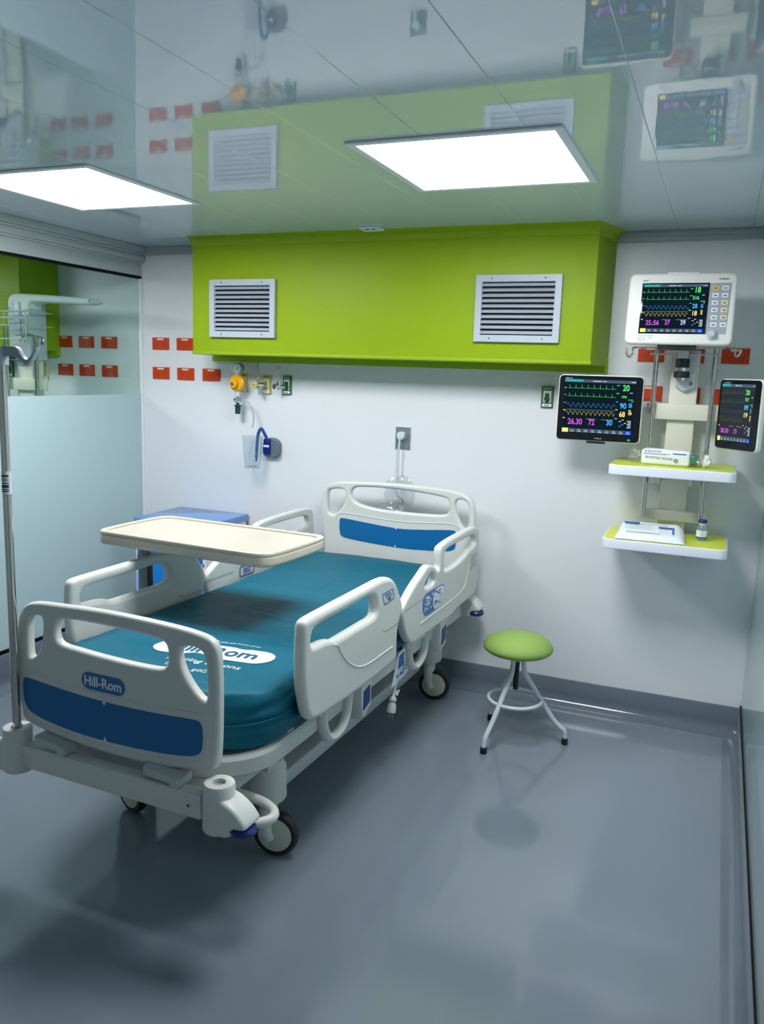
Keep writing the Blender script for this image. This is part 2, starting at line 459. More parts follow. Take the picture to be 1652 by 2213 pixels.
# ------------------------------------------------------------------ red power outlets
def make_outlet():
    t = thing('power_outlet', 'x', 'power outlet')
    MB().plate([(-.0565, -.0335), (.0565, -.0335), (.0565, .0335), (-.0565, .0335)], (), .008, .002, frontM(-.004), sm=0, res=1).build('plate', M['red'], t)
    MB().box((-.022, -.0088, .020), (.022, -.0075, .029)).build('label_strip', M['cream_label'], t)
    for sx in (-.024, .026):
        h = MB()
        for a, b in ((-.010, .004), (.010, .004), (-.008, -.006), (.008, -.006), (0, -.012)):
            h.cyl((sx+a, -.0078, b-.002), (sx+a, -.0086, b-.002), .0026, seg=8)
        h.build('socket', M['redhole'], t)
    return t
o0 = make_outlet(); first = True
def outlet(x, z, label, group):
    global first
    o = o0 if first else dup(o0); first = False
    o.location = (x, 0, z); tag(o, label, 'power outlet', group)
ZU, ZL_ = 1.718, 1.552
outlet(-3.006, ZU, 'upper red power outlet nearest the left glass partition, on the back wall', 'red outlets left of the bulkhead')
outlet(-2.838, ZU, 'upper red power outlet touching the left edge of the green bulkhead', 'red outlets left of the bulkhead')
outlet(-3.006, ZL_, 'lower red power outlet nearest the left glass partition, on the back wall', 'red outlets left of the bulkhead')
outlet(-2.836, ZL_, 'lower red power outlet in the middle of the row of three left of the regulators', 'red outlets left of the bulkhead')
outlet(-2.664, ZL_, 'lower red power outlet closest to the yellow suction regulator', 'red outlets left of the bulkhead')
outlet(-.318, ZU, 'red power outlet under the left hook of the large white monitor', 'red outlets behind the equipment column')
outlet(-.150, ZU, 'red power outlet mostly hidden behind the cream column below the white monitor', 'red outlets behind the equipment column')
outlet(.033, ZU, 'red power outlet right of the column, under the right hook of the white monitor', 'red outlets behind the equipment column')
outlet(-.314, ZL_-.008, 'red power outlet partly hidden by the right edge of the wide tablet monitor', 'red outlets behind the equipment column')
outlet(-.152, ZL_-.010, 'red power outlet peeking out right of the cream column above its crossbar', 'red outlets behind the equipment column')
outlet(.020, ZL_-.012, 'red power outlet mostly hidden behind the narrow angled tablet monitor', 'red outlets behind the equipment column')
for i, xx in enumerate((-3.711, -3.546, -3.376)):
    w = ('nearest the green bulkhead', 'in the middle', 'nearest the room corner')[i]
    outlet(xx, ZU, 'red power outlet seen through the left glass, upper row, '+w, 'red outlets behind the left glass')
    outlet(xx, ZL_, 'red power outlet seen through the left glass, lower row, '+w, 'red outlets behind the left glass')

# ------------------------------------------------------------------ medical gas outlets
def gas_plate(x, z, m1, m2, label, dark='ink', w=.050, h=.100):
    t = thing('gas_outlet', label, 'gas outlet', (x, 0, z), group='wall gas outlets')
    MB().plate(rrect(-w/2, -h/2, w/2, h/2, .004), (), .012, .002, frontM(-.006), sm=0).build('plate', M[m1], t)
    MB().box((-w*.33, -.0132, -h*.26), (w*.33, -.0118, h*.30), .0004).build('centre_panel', M[m2], t)
    MB().box((-w*.38, -.0134, -h*.45), (w*.38, -.0120, -h*.32)).build('name_strip', M['white'], t)
    c = MB(); c.cyl((0, -.012, h*.09), (0, -.022, h*.09), .0095, bev=.001); c.cyl((0, -.012, -h*.08), (0, -.026, -h*.08), .012, bev=.001)
    c.box((-.006, -.018, -h*.30), (.006, -.012, -h*.1)); c.build('connector', M[dark], t)
    q = MB()
    for k in range(5): q.rect(-w*.34+k*w*.14, h*.37, -w*.26+k*w*.14, h*.44, frontM(-.0122))
    q.build('lettering', M['gpale'] if m1 == 'gplate' else M['ink'], t); q = MB()
    for k in range(3): q.rect(-w*.2+k*w*.14, -h*.42, -w*.12+k*w*.14, -h*.36, frontM(-.0136))
    q.build('strip_marks', M['ink'], t)
    return t
gas_plate(-2.452, 1.517, 'yplate', 'yplate2', 'yellow gas outlet plate behind the yellow suction regulator', 'chrome')
gas_plate(-2.305, 1.512, 'yplate', 'yplate2', 'yellow gas outlet plate holding the slim yellow knob flowmeter', 'chrome')
gas_plate(-2.178, 1.513, 'gplate', 'gpale', 'green gas outlet plate under the left half of the green bulkhead', 'gdark')
gas_plate(-.772, 1.508, 'gplate', 'gpale', 'green gas outlet plate left of the wide tablet monitor', 'gdark', .058)
gas_plate(-4.155, 1.545, 'gplate', 'gpale', 'green gas outlet seen through the left glass, left of the cream column', 'gdark')
gas_plate(-3.875, 1.535, 'yplate2', 'gpale', 'pale yellow gas outlet seen through the left glass, right of the cream column', 'chrome')

# yellow suction regulator plugged into the first plate
t = thing('suction_regulator', 'suction regulator with round gauge and large yellow knob on the back wall', 'regulator', (-2.452, -.012, 1.515))
mb = MB(); mb.cyl((0, 0, 0), (0, -.05, 0), .020, bev=.002); mb.cyl((0, -.045, .02), (0, -.045, .045), .008)
mb.cyl((.001, -.052, -.03), (.001, -.052, -.075), .014, bev=.002); mb.box((-.012, -.068, .02), (.012, -.035, .05), .003)
mb.build('body', M['lgrey'], t)
g = MB(); g.cyl((0, -.028, .077), (0, -.062, .077), .030, bev=.003, seg=36); g.build('gauge', M['grey'], t)
g2 = MB(); g2.cyl((0, -.0622, .077), (0, -.0632, .077), .0255, seg=36)
fc = g2.build('gauge_face', M['white'], t)
q = MB(); q.line([(-.002, -.004), (.010, .012)], .003, frontM(-.0638, 0, .077))
for k in range(9):
    a = R(220-k*32); q.line([(.018*math.cos(a), .018*math.sin(a)), (.022*math.cos(a), .022*math.sin(a))], .0015, frontM(-.0638, 0, .077))
q.build('needle', M['ink'], fc)
kb = MB(); kb.cyl((0, -.05, 0), (0, -.074, 0), .0455, bev=.007, seg=40); kb.cyl((-.006, -.074, -.004), (-.009, -.094, -.006), .025, bev=.005, seg=30)
k = kb.build('knob', M['amber'], t)
MB().cyl((-.009, -.0938, -.006), (-.009, -.0953, -.006), .009, seg=16).build('knob_emblem', M['ink'], k)
mb = MB(); mb.cyl((-.026, -.052, -.092), (.026, -.052, -.092), .009, bev=.002); mb.cyl((0, -.052, -.075), (0, -.052, -.108), .013, bev=.002)
mb.lathe([(.0, 0), (.017, 0), (.018, .004), (.017, .008), (0, .008)], (0, -.052, -.108)); mb.build('outlet_fitting', M['chrome'], t)
mb = MB(); mb.cyl((0, -.052, -.108), (0, -.052, -.122), .009); mb.lathe([(0, 0), (.021, 0), (.021, .005), (0, .005)], (0, -.052, -.124))
mb.cyl((0, -.052, -.124), (0, -.052, -.168), .0155, .0145, bev=.001); mb.build('filter_cap', M['gdark'], t)
tb = MB().tube([(.02, -.052, -.092), (.045, -.054, -.093), (.075, -.058, -.108), (.098, -.062, -.140), (.107, -.064, -.18), (.106, -.064, -.215), (.100, -.066, -.238)], .005, 10)
tb.build('hose', M['tube'], t)

t = thing('flowmeter', 'slim flowmeter with vertical tube and small yellow knob, on a yellow plate', 'flowmeter', (-2.322, -.026, 1.512))
mb = MB(); mb.cyl((0.012, .0, 0), (-.008, -.045, 0), .011, bev=.002); mb.cyl((-.004, -.032, -.022), (-.004, -.032, .022), .010, bev=.002); mb.build('body', M['chrome'], t)
MB().cyl((-.008, -.045, 0), (-.012, -.066, -.002), .0165, bev=.003).build('knob', M['yplate'], t)
MB().cyl((-.0122, -.066, -.002), (-.0124, -.067, -.002), .0045, seg=12).build('knob_centre', M['ink'], t)
MB().cyl((-.004, -.032, .02), (-.010, -.032, .118), .0055).build('glass_tube', M['tube'], t)
mb = MB().cyl((-.004, -.032, .02), (-.009, -.032, .112), .0022, seg=8); mb.build('scale_rod', M['grey'], t)
MB().cyl((.002, -.03, -.02), (.002, -.03, -.052), .009, bev=.002).build('nozzle', M['grey'], t)

t = thing('flowmeter', 'chrome flowmeter with a clear tube in front of the green gas outlet', 'flowmeter', (-2.205, -.026, 1.505))
mb = MB(); mb.cyl((.02, .005, 0), (-.006, -.03, 0), .010, bev=.002); mb.cyl((0, -.024, -.018), (0, -.024, .026), .013, bev=.002); mb.build('body', M['chrome'], t)
mb = MB(); mb.lathe([(0, 0), (.013, 0), (.016, .004), (.014, .010), (.0165, .016), (.015, .022), (0, .022)], (-.004, -.034, 0), (-.35, -.94, 0)); k = mb.build('knob', M['chrome'], t)
MB().cyl((-.0118, -.0551, 0), (-.0124, -.0566, 0), .008, seg=16).build('knob_centre', M['ink'], k)
MB().cyl((0, -.024, .022), (0, -.024, .110), .0065).build('glass_tube', M['tube'], t)
MB().cyl((0, -.024, .075), (0, -.024, .086), .0072).build('tube_band', M['lgrey'], t)

# clear suction cup on its slate bracket, with blue tube
t = thing('wall_bracket', 'slate grey round wall bracket with a royal blue front behind the clear cup', 'bracket', (-2.262, 0, 1.172))
ang = [(-.044, -.052), (.030, -.056), (.050, -.040), (.053, .020), (.040, .042), (.012, .054), (-.020, .052), (-.048, .030), (-.054, -.020)]
MB().plate(ang, (), .034, .006, frontM(-.017), sm=1).build('back_plate', M['slate'], t)
mb = MB().box((-.036, -.052, -.036), (.002, -.030, .048), .005); f = mb.build('clip', M['royal'], t)
MB().box((-.034, -.0532, .003), (.001, -.0515, .014)).build('clip_label', M['white'], f)
t = thing('suction_cup', 'clear plastic cup hanging on the back wall below the suction regulator', 'cup', (-2.345, -.085, 1.052))
mb = MB(); mb.lathe([(.010, .012), (.036, .010), (.040, .003), (.042, .006), (.0475, .08), (.056, .176), (.061, .179), (.061, .183), (.055, .183), (.046, .085), (.0405, .012), (.036, .014), (.010, .016)], seg=40)
mb.build('cup', M['cup'], t)
MB().lathe([(.0, .0), (.022, .0), (.024, .003), (.0, .004)], (0, 0, .016)).build('base_ring', M['cup'], t)
MB().tube([(.012, .0, .165), (-.008, .0, .11), (-.024, 0, .062), (-.034, 0, .054)], .004, 8).build('dip_tube', M['cup'], t)
t = tag(MB().tube([(-2.268, -.05, 1.205), (-2.276, -.075, 1.25), (-2.290, -.088, 1.277), (-2.304, -.092, 1.25), (-2.310, -.094, 1.20), (-2.313, -.094, 1.150)], .0085, 12).build('blue_tube', M['bluetube']),
        'royal blue curved tube hooked over the rim of the clear cup', 'tube')
m2 = MB(); m2.cyl((-2.313, -.094, 1.150), (-2.314, -.094, 1.120), .0065, .009, bev=.001); m2.build('tube_tip', M['blue'], t).parent = t
m2 = MB(); m2.cyl((-2.314, -.094, 1.122), (-2.316, -.094, 1.098), .0055, .0045); m2.build('tube_nozzle', M['bluetube'], t)

# grey wall socket, plug and cord, plastic bag
t = thing('wall_socket', 'grey metal wall socket plate above the headboard', 'wall socket', (-1.50, 0, 1.269))
MB().plate([(-.040, -.056), (.040, -.056), (.040, .056), (-.040, .056)], (), .008, .002, frontM(-.004), sm=0, res=1).build('plate', M['greyplate'], t)
MB().plate([(-.042, -.058), (.042, -.058), (.042, .058), (-.042, .058)], (), .003, .001, frontM(-.0015), sm=0, res=1).build('rim', M['white'], t)
MB().cyl((-.004, -.008, .012), (-.004, -.010, .012), .022, seg=24).build('socket', M['lgrey'], t)
t = thing('power_plug', 'white plug with a hanging cord in the grey wall socket', 'power plug', (-1.503, -.010, 1.279))
MB().plate([(-.021, -.012), (-.021, .022), (.021, .022), (.021, 0), (.010, -.018), (-.008, -.018)], (), .024, .004, frontM(-.012), sm=1).build('plug_body', M['plug'], t)
MB().cyl((-.004, -.022, -.004), (-.006, -.018, -.036), .007, .005).build('strain_relief', M['plug'], t)
MB().tube([(-.006, -.018, -.034), (-.010, -.016, -.08), (-.010, -.014, -.16), (-.008, -.016, -.24), (.005, -.026, -.30), (.03, -.03, -.33), (.035, -.03, -.36), (.01, -.03, -.39), (-.005, -.03, -.395)], .0058, 8).build('cord', M['plug'], t)
MB().cyl((.032, -.03, -.335), (.016, -.03, -.375), .008, bev=.002).build('connector', M['lgrey'], t)

def crumple(name, label, c, s, seed, m='film', amp=.35, sub=4):
    t = bmesh.new(); bmesh.ops.create_icosphere(t, subdivisions=sub, radius=1)
    for v in t.verts:
        n = v.co.normalized()
        d = 1+amp*noise.noise(n*1.6+Vector((seed, 0, 0)))+amp*.45*abs(noise.noise(n*4.2+Vector((0, seed, 0))))
        v.co = Vector((n.x*s[0]*d, n.y*s[1]*d, n.z*s[2]*d))
    me = bpy.data.meshes.new(name); t.to_mesh(me); t.free(); me.materials.append(M[m])
    o = bpy.data.objects.new(name, me); C.objects.link(o); o.location = c
    if label: tag(o, label, 'plastic bag')
    return o
crumple('plastic_bag', 'crumpled clear plastic bag around the cord just above the headboard', (-1.495, -.048, 1.00), (.085, .032, .070), 3.1)
crumple('plastic_bag', 'crumpled clear plastic bag showing through the opening of the headboard', (-1.545, -.045, .885), (.075, .028, .045), 8.4)

# ------------------------------------------------------------------ hospital bed (local: x across, y from foot to head)
F_OUT = [(-0.358, 0.512), (-0.368, 0.626), (-0.371, 0.701), (-0.366, 0.79), (-0.353, 0.841), (-0.329, 0.872), (-0.289, 0.886), (-0.184, 0.891), (-0.049, 0.897), (0.065, 0.897), (0.175, 0.894), (0.262, 0.89), (0.326, 0.882), (0.355, 0.871), (0.371, 0.848), (0.376, 0.805), (0.378, 0.722), (0.377, 0.609), (0.373, 0.528), (0.367, 0.506), (0.347, 0.494), (0.291, 0.482), (0.203, 0.471), (0.097, 0.463), (-0.049, 0.463), (-0.203, 0.470), (-0.297, 0.485), (-.34, .495)]
F_HL = [(-0.316, 0.826), (-0.303, 0.84), (-0.275, 0.847), (-0.258, 0.841), (-0.257, 0.813), (-0.264, 0.763), (-0.281, 0.726), (-0.306, 0.705), (-0.318, 0.707), (-0.319, 0.754)]
F_HC = [(-0.206, 0.822), (-0.194, 0.845), (-0.163, 0.852), (-0.036, 0.855), (0.106, 0.852), (0.174, 0.847), (0.2, 0.839), (0.208, 0.815), (0.206, 0.78), (0.193, 0.764), (0.166, 0.759), (0.069, 0.757), (-0.039, 0.76), (-0.128, 0.765), (-0.182, 0.768), (-0.203, 0.777), (-0.209, 0.797)]
F_HR = [(0.244, 0.827), (0.254, 0.84), (0.287, 0.844), (0.313, 0.841), (0.329, 0.827), (0.335, 0.798), (0.338, 0.737), (0.336, 0.703), (0.332, 0.693), (0.316, 0.701), (0.286, 0.727), (0.26, 0.762), (0.246, 0.793)]
F_BL = [(-0.34, 0.637), (-0.33, 0.644), (-0.234, 0.635), (-0.119, 0.627), (-0.014, 0.624), (0.101, 0.625), (0.205, 0.63), (0.299, 0.637), (0.318, 0.634), (0.327, 0.615), (0.326, 0.563), (0.318, 0.541), (0.295, 0.528), (0.237, 0.518), (0.134, 0.508), (-0.011, 0.503), (-0.123, 0.505), (-0.24, 0.516), (-0.312, 0.532), (-0.335, 0.556), (-0.341, 0.593)]
H_OUT = [(-.368, .50), (-0.368, 0.689), (-0.369, 0.771), (-0.386, 0.804), (-0.388, 0.921), (-0.384, 0.969), (-0.366, 1.005), (-0.328, 1.028), (-0.254, 1.038), (-0.144, 1.044), (-0.001, 1.051), (0.139, 1.051), (0.275, 1.047), (0.368, 1.037), (0.415, 1.022), (0.439, 0.999), (0.451, 0.962), (0.456, 0.887), (0.456, 0.804), (.44, .771), (.44, .50)]
H_HL = [(-0.35, 0.972), (-0.339, 0.99), (-0.275, 0.999), (-0.249, 0.991), (-0.243, 0.962), (-0.254, 0.92), (-0.279, 0.884), (-0.309, 0.859), (-0.339, 0.861), (-0.349, 0.884)]
H_HC = [(-0.219, 0.977), (-0.208, 1.005), (-0.172, 1.018), (0.0, 1.023), (0.14, 1.019), (0.263, 1.008), (0.311, 1.0), (0.322, 0.975), (0.322, 0.937), (0.301, 0.917), (0.213, 0.911), (0.075, 0.909), (-0.067, 0.911), (-0.154, 0.923), (-0.203, 0.942)]
H_HR = [(0.348, 0.984), (0.364, 1.001), (0.39, 1.001), (0.41, 0.99), (0.42, 0.959), (0.423, 0.89), (0.417, 0.864), (0.401, 0.855), (0.376, 0.891), (0.357, 0.934)]
H_BL = [(-0.277, 0.84), (-0.263, 0.848), (-0.137, 0.837), (0.008, 0.826), (0.079, 0.824), (0.183, 0.832), (0.318, 0.846), (0.358, 0.848), (0.366, 0.832), (0.365, 0.774), (0.357, 0.747), (0.29, 0.737), (0.153, 0.728), (0.047, 0.727), (-0.097, 0.734), (-0.208, 0.741), (-0.261, 0.749), (-0.273, 0.768)]
R1_OUT = [(0.276, 0.72), (0.278, 0.842), (0.291, 0.863), (0.327, 0.867), (0.497, 0.868), (0.689, 0.869), (0.84, 0.87), (0.898, 0.865), (0.947, 0.849), (0.979, 0.824), (1.015, 0.779), (1.044, 0.736), (1.05, 0.709), (1.03, 0.678), (1.009, 0.638), (1.008, 0.582), (1.013, 0.529), (0.982, 0.515), (0.939, 0.513), (0.904, 0.511), (0.846, 0.509), (0.714, 0.509), (0.572, 0.511), (0.469, 0.516), (0.365, 0.522), (0.331, 0.533), (0.31, 0.56), (0.297, 0.598), (0.281, 0.658)]
R1_H = [(0.325, 0.800), (0.335, 0.823), (0.377, 0.829), (0.517, 0.829), (0.651, 0.830), (0.755, 0.830), (0.788, 0.818), (0.803, 0.796), (0.809, 0.761), (0.794, 0.743), (0.698, 0.744), (0.55, 0.745), (0.481, 0.745), (0.458, 0.757), (0.414, 0.765), (0.350, 0.767), (0.328, 0.774)]
R1_RIDGE = [(0.47, 0.735), (0.5, 0.725), (0.524, 0.695), (0.564, 0.656), (0.625, 0.616), (0.687, 0.594), (0.762, 0.584), (0.863, 0.584), (0.958, 0.584)]
R2_OUT = [(1.056, 0.693), (1.065, 0.715), (1.109, 0.741), (1.173, 0.773), (1.254, 0.802), (1.31, 0.823), (1.348, 0.819), (1.396, 0.802), (1.425, 0.781), (1.440, 0.772), (1.458, 0.785), (1.452, 0.823), (1.453, 0.867), (1.481, 0.880), (1.623, 0.888), (1.805, 0.889), (1.921, 0.889), (1.985, 0.876), (2.004, 0.848), (2.014, 0.742), (2.016, 0.609), (2.0, 0.555), (1.94, 0.54), (1.709, 0.54), (1.658, 0.525), (1.571, 0.524), (1.345, 0.53), (1.199, 0.527), (1.157, 0.534), (1.114, 0.561), (1.069, 0.627)]
R2_HA = [(1.272, 0.748), (1.316, 0.773), (1.352, 0.786), (1.385, 0.770), (1.402, 0.747), (1.392, 0.730), (1.365, 0.726), (1.32, 0.727), (1.285, 0.733)]
R2_HB = [(1.512, 0.752), (1.506, 0.78), (1.506, 0.835), (1.535, 0.853), (1.716, 0.853), (1.927, 0.852), (1.952, 0.831), (1.959, 0.795), (1.899, 0.786), (1.841, 0.784), (1.805, 0.766), (1.696, 0.752)]
R2_LAB = [(1.265, 0.708), (1.369, 0.708), (1.516, 0.706), (1.518, 0.665), (1.476, 0.611), (1.306, 0.608), (1.274, 0.624), (1.256, 0.662)]
R2_RIDGE = [(1.86, .72), (1.839, 0.671), (1.808, 0.628), (1.736, 0.607), (1.611, 0.599), (1.462, 0.597), (1.337, 0.596), (1.242, 0.594)]

BT = R(-1.6)
BED = (-1.563, -2.13, 0)
bed = thing('hospital_bed', 'white and blue hospital bed with moulded side rails, head against the back wall', 'hospital bed', BED, BT)
# foot end panel
fb = MB().plate(F_OUT, [F_HL, F_HC, F_HR], .036, .013, frontM(0.0), sm=2, res=4)
fb.tube([(x, -.0175, z) for x, z in [(-0.345, 0.665), (-0.234, 0.656), (-0.118, 0.649), (-0.014, 0.646), (0.101, 0.646), (0.205, 0.650), (0.305, 0.658), (0.345, 0.665)]], .0035, 8)
fb.tube([(x, -.0175, z) for x, z in [(-0.352, 0.60), (-0.346, 0.552), (-0.318, 0.521), (-0.241, 0.503), (-0.124, 0.491), (-0.011, 0.488), (0.133, 0.493), (0.237, 0.503), (0.304, 0.514), (0.332, 0.534), (0.340, 0.568), (.342, .62)]], .003, 8)
fb = fb.build('footboard', M['bed'], bed)
bl = MB().plate(F_BL, (), .004, .001, frontM(-.019), sm=2, res=1).build('blue_panel', M['blue'], fb)
q = MB(); Mx = frontM(-.0215)
for z, s in ((.626, -1), (.505, 1)): q.plate([(-.026, z), (-.014, z), (-.020, z+s*.013)], (), .0006, .0001, Mx, sm=0)
q.build('centre_marks', M['white'], fb)
MB().plate(rrect(-.104, .654, .056, .706, .0255, 8), (), .003, .0008, frontM(-.0192), sm=0).build('logo_badge', M['blue2'], fb)
MB().text('Hill-Rom', .042, frontM(-.0212, -.024, .6795), bold=.022, sx=.92).build('logo_lettering', M['white'], fb)
# head end panel
hb = MB().plate(H_OUT, [H_HL, H_HC, H_HR], .036, .013, frontM(2.0), sm=2, res=4)
hb.tube([(x, 1.9825, z) for x, z in [(-.30, .83), (-.28, .868), (-.2, .872), (0, .862), (.15, .865), (.3, .876), (.365, .872), (.385, .835)]], .003, 8)
hb = hb.build('headboard', M['bed'], bed)
MB().plate(H_BL, (), .004, .001, frontM(1.981), sm=2, res=1).build('blue_panel', M['blue'], hb)
q = MB()
for z in (.824, .732): q.plate(rrect(.04, z-.004, .048, z+.004, .003), (), .0006, .0001, frontM(1.9785), sm=0)
q.build('centre_marks', M['white'], hb)

def rail(outline, holes, ridge, sgn, bev=.017):
    xo = .455*sgn
    r = MB().plate(outline, holes, .042 if bev > .015 else .036, bev, sideM(xo if bev > .015 else xo+.003*sgn), sm=2, res=4)
    for rg in ridge: r.tube([(xo+.0205*sgn, y, z) for y, z in rg], .0032, 8)
    return r
for sgn in (1, -1):
    s_ = sgn
    r1 = rail(R1_OUT, [R1_H], [R1_RIDGE], s_)
    # raised ledge at the front end of the opening
    r1 = r1.build('side_rail', M['bed'], bed)
    xs = .455*s_+.0215*s_
    def smx(x): return sideM(x) if s_ > 0 else Matrix(((0, 0, -1, x), (-1, 0, 0, 0), (0, 1, 0, 0), (0, 0, 0, 1)))
    X = smx(xs); k = s_
    if s_ > 0:
        q = MB(); q.plate([(.843, .814), (.94, .814), (.957, .772), (.866, .768)], [[(.847, .811), (.937, .811), (.953, .775), (.869, .771)]], .0012, .0001, X, sm=0)
        for j, ww in enumerate((.05, .055, .06)): q.rect(.868+j*.004, .803-j*.006, .868+ww+j*.004, .805-j*.006, X)
        q.text('N2N', .014, X @ Matrix.Translation((.91, .781, 0)), bold=.02); q.build('label_plate', M['inkblue'], r1)
    r2 = rail(R2_OUT, [R2_HA, R2_HB], [R2_RIDGE], s_, .0105).build('side_rail', M['bed'], bed)
    if s_ > 0:
        q = MB().plate(R2_LAB, (), .0016, .0004, X, sm=1, res=1); lb = q.build('control_label', M['blue2'], r2)
        X2 = smx(xs+.0012*s_)
        q = MB().plate([(1.382, .703), (1.51, .701), (1.511, .667), (1.472, .617), (1.382, .614)], (), .0012, .0003, X2, sm=1, res=1); q.build('label_field', M['white'], lb)
        q = MB(); random.seed(5)
        for _ in range(26):
            a = random.uniform(1.39, 1.47); b = random.uniform(.625, .69); q.rect(a, b, a+random.uniform(.006, .022), b+random.uniform(.003, .008), X2, .0006)
        q.build('label_print', M['inkblue'], lb)
        q = MB()
        for _ in range(30):
            a = random.uniform(1.275, 1.36); b = random.uniform(.625, .698); q.rect(a, b, a+random.uniform(.004, .018), b+random.uniform(.002, .006), X, .0010)
        q.text('HR', .02, X @ Matrix.Translation((1.33, .66, .001))); q.build('label_symbols', M['white'], lb)
        q = MB().plate([(1.878, .757), (1.97, .757), (1.971, .695), (1.882, .685)], [[(1.882, .753), (1.966, .753), (1.967, .699), (1.886, .690)]], .0012, .0001, X, sm=0)
        for j in range(4): q.rect(1.90, .742-j*.013, 1.945, .747-j*.013, X)
        q.build('label_plate', M['grey'], r2)
    else:
        Xi = sideM(-.455+.0212)
        q = MB().plate(rrect(1.30, .655, 1.42, .705, .012), [rrect(1.304, .659, 1.416, .701, .010)], .0012, .0001, Xi, sm=0)
        q.text('20/2', .034, Xi @ Matrix.Translation((1.36, .678, 0)), bold=.01); q.build('label_plate', M['inkblue'], r2)
    # dark parting lines on the rails
    for rr_, pts in ((r1, [(.86, .676), (.88, .664), (.93, .662), (1.012, .664)]), (r2, [(1.06, .692), (1.12, .693), (1.25, .694)])):
        q = MB(); q.line(pts, .003, smx(xs-.0003*s_), .0004); q.line(pts, .003, smx(.455*s_-.0215*s_) if False else (sideM(-.455+.0212) if s_ < 0 else smx(xs)), .0004)
        q.build('parting_line', M['grey'], rr_)
    # support brackets under each rail with blue release
    for y0, yb, z0 in ((.49, .715, .0), (1.24, 1.53, .005)):
        b = MB()
        b.sweep([Vector((0, 0, 0))]*0 or [Vector((.425*s_, y0-.03, 0)), Vector((.425*s_, y0+.30, 0))], [(-.012, .488), (.012, .488), (.012, .515), (-.012, .515)])
        b.tube([(.43*s_, y0, .52), (.43*s_, y0+.002, .45), (.43*s_, y0+.035, .392+z0), (.43*s_, y0+.095, .375+z0), (.43*s_, y0+.155, .395+z0), (.43*s_, y0+.185, .45), (.43*s_, y0+.188, .52)], .020, 10, flat=.8)
        b = b.build('rail_support', M['bed'], bed)
        w = MB().hull([(.395*s_, yb, .53), (.395*s_, yb+.115, .53), (.395*s_, yb+.11, .385), (.395*s_, yb+.03, .36),
                       (.458*s_, yb+.01, .53), (.458*s_, yb+.11, .53), (.458*s_, yb+.105, .40), (.458*s_, yb+.035, .37)],
                      [(0, 1, 2, 3), (4, 5, 6, 7), (0, 1, 5, 4), (1, 2, 6, 5), (2, 3, 7, 6), (3, 0, 4, 7)], .008)
        w = w.build('latch_housing', M['bed'], bed)
        MB().plate([(yb+.035, .405), (yb+.085, .420), (yb+.085, .485), (yb+.035, .475)], (), .004, .001, sideM(.459*s_), sm=0).build('release_handle', M['navy'], w)

# steel frame: side rails joined by a rounded foot rail, deck, crossbeams
def arcp(cx, cy, r, a0, a1, n=9): return [(cx+r*math.cos(R(a0+(a1-a0)*i/n)), cy+r*math.sin(R(a0+(a1-a0)*i/n))) for i in range(n+1)]
path = [(-.40, 1.94), (-.40, .25)]+arcp(-.21, .245, .19, 180, 270)[1:]+arcp(.21, .245, .19, 270, 360)+[(.40, 1.94)]
prof = [(-.016, .425), (-.018, .43), (-.018, .475), (-.010, .486), (.012, .486), (.020, .476), (.020, .432), (.012, .425)]
fr = MB(); fr.sweep([Vector((x, y, 0)) for x, y in path], prof)
for y in (.30, .36): pass
fr.box((.385, .50, .475), (.405, .53, .525), .002); fr.box((-.405, .50, .475), (-.385, .53, .525), .002)
fr.hull([(.385, .30, .47), (.405, .30, .47), (.405, .345, .47), (.385, .345, .47), (.385, .325, .535), (.405, .325, .535), (.405, .345, .535), (.385, .345, .535)],
        [(0, 1, 2, 3), (4, 5, 6, 7), (0, 1, 5, 4), (1, 2, 6, 5), (2, 3, 7, 6), (3, 0, 4, 7)])
fr.build('deck_frame', M['frame'], bed)
dk = MB(); dk.plate(rrect(-.385, .085, .385, 1.94, .15, 8), (), .02, .004, topM(.482), sm=0); dk.build('deck', M['deck'], bed)
lf = MB()
for sx in (-1, 1): lf.box((sx*.30-.03, .12, .355), (sx*.30+.03, 1.98, .41), .006)
for y in (.32, 1.80): lf.box((-.33, y, .33), (.33, y+.07, .40), .006)
lf.box((-.33, .05, .365), (.33, .075, .425), .004)
lf.build('lower_frame', M['frame'], bed)
for y in (.55, 1.55):
    MB().box((-.09, y-.06, .20), (.09, y+.06, .47), .01).build('lift_column', M['bedgrey'], bed)
MB().box((-.26, .45, .155), (.26, 1.85, .215), .012).build('base_chassis', M['bedgrey'], bed)
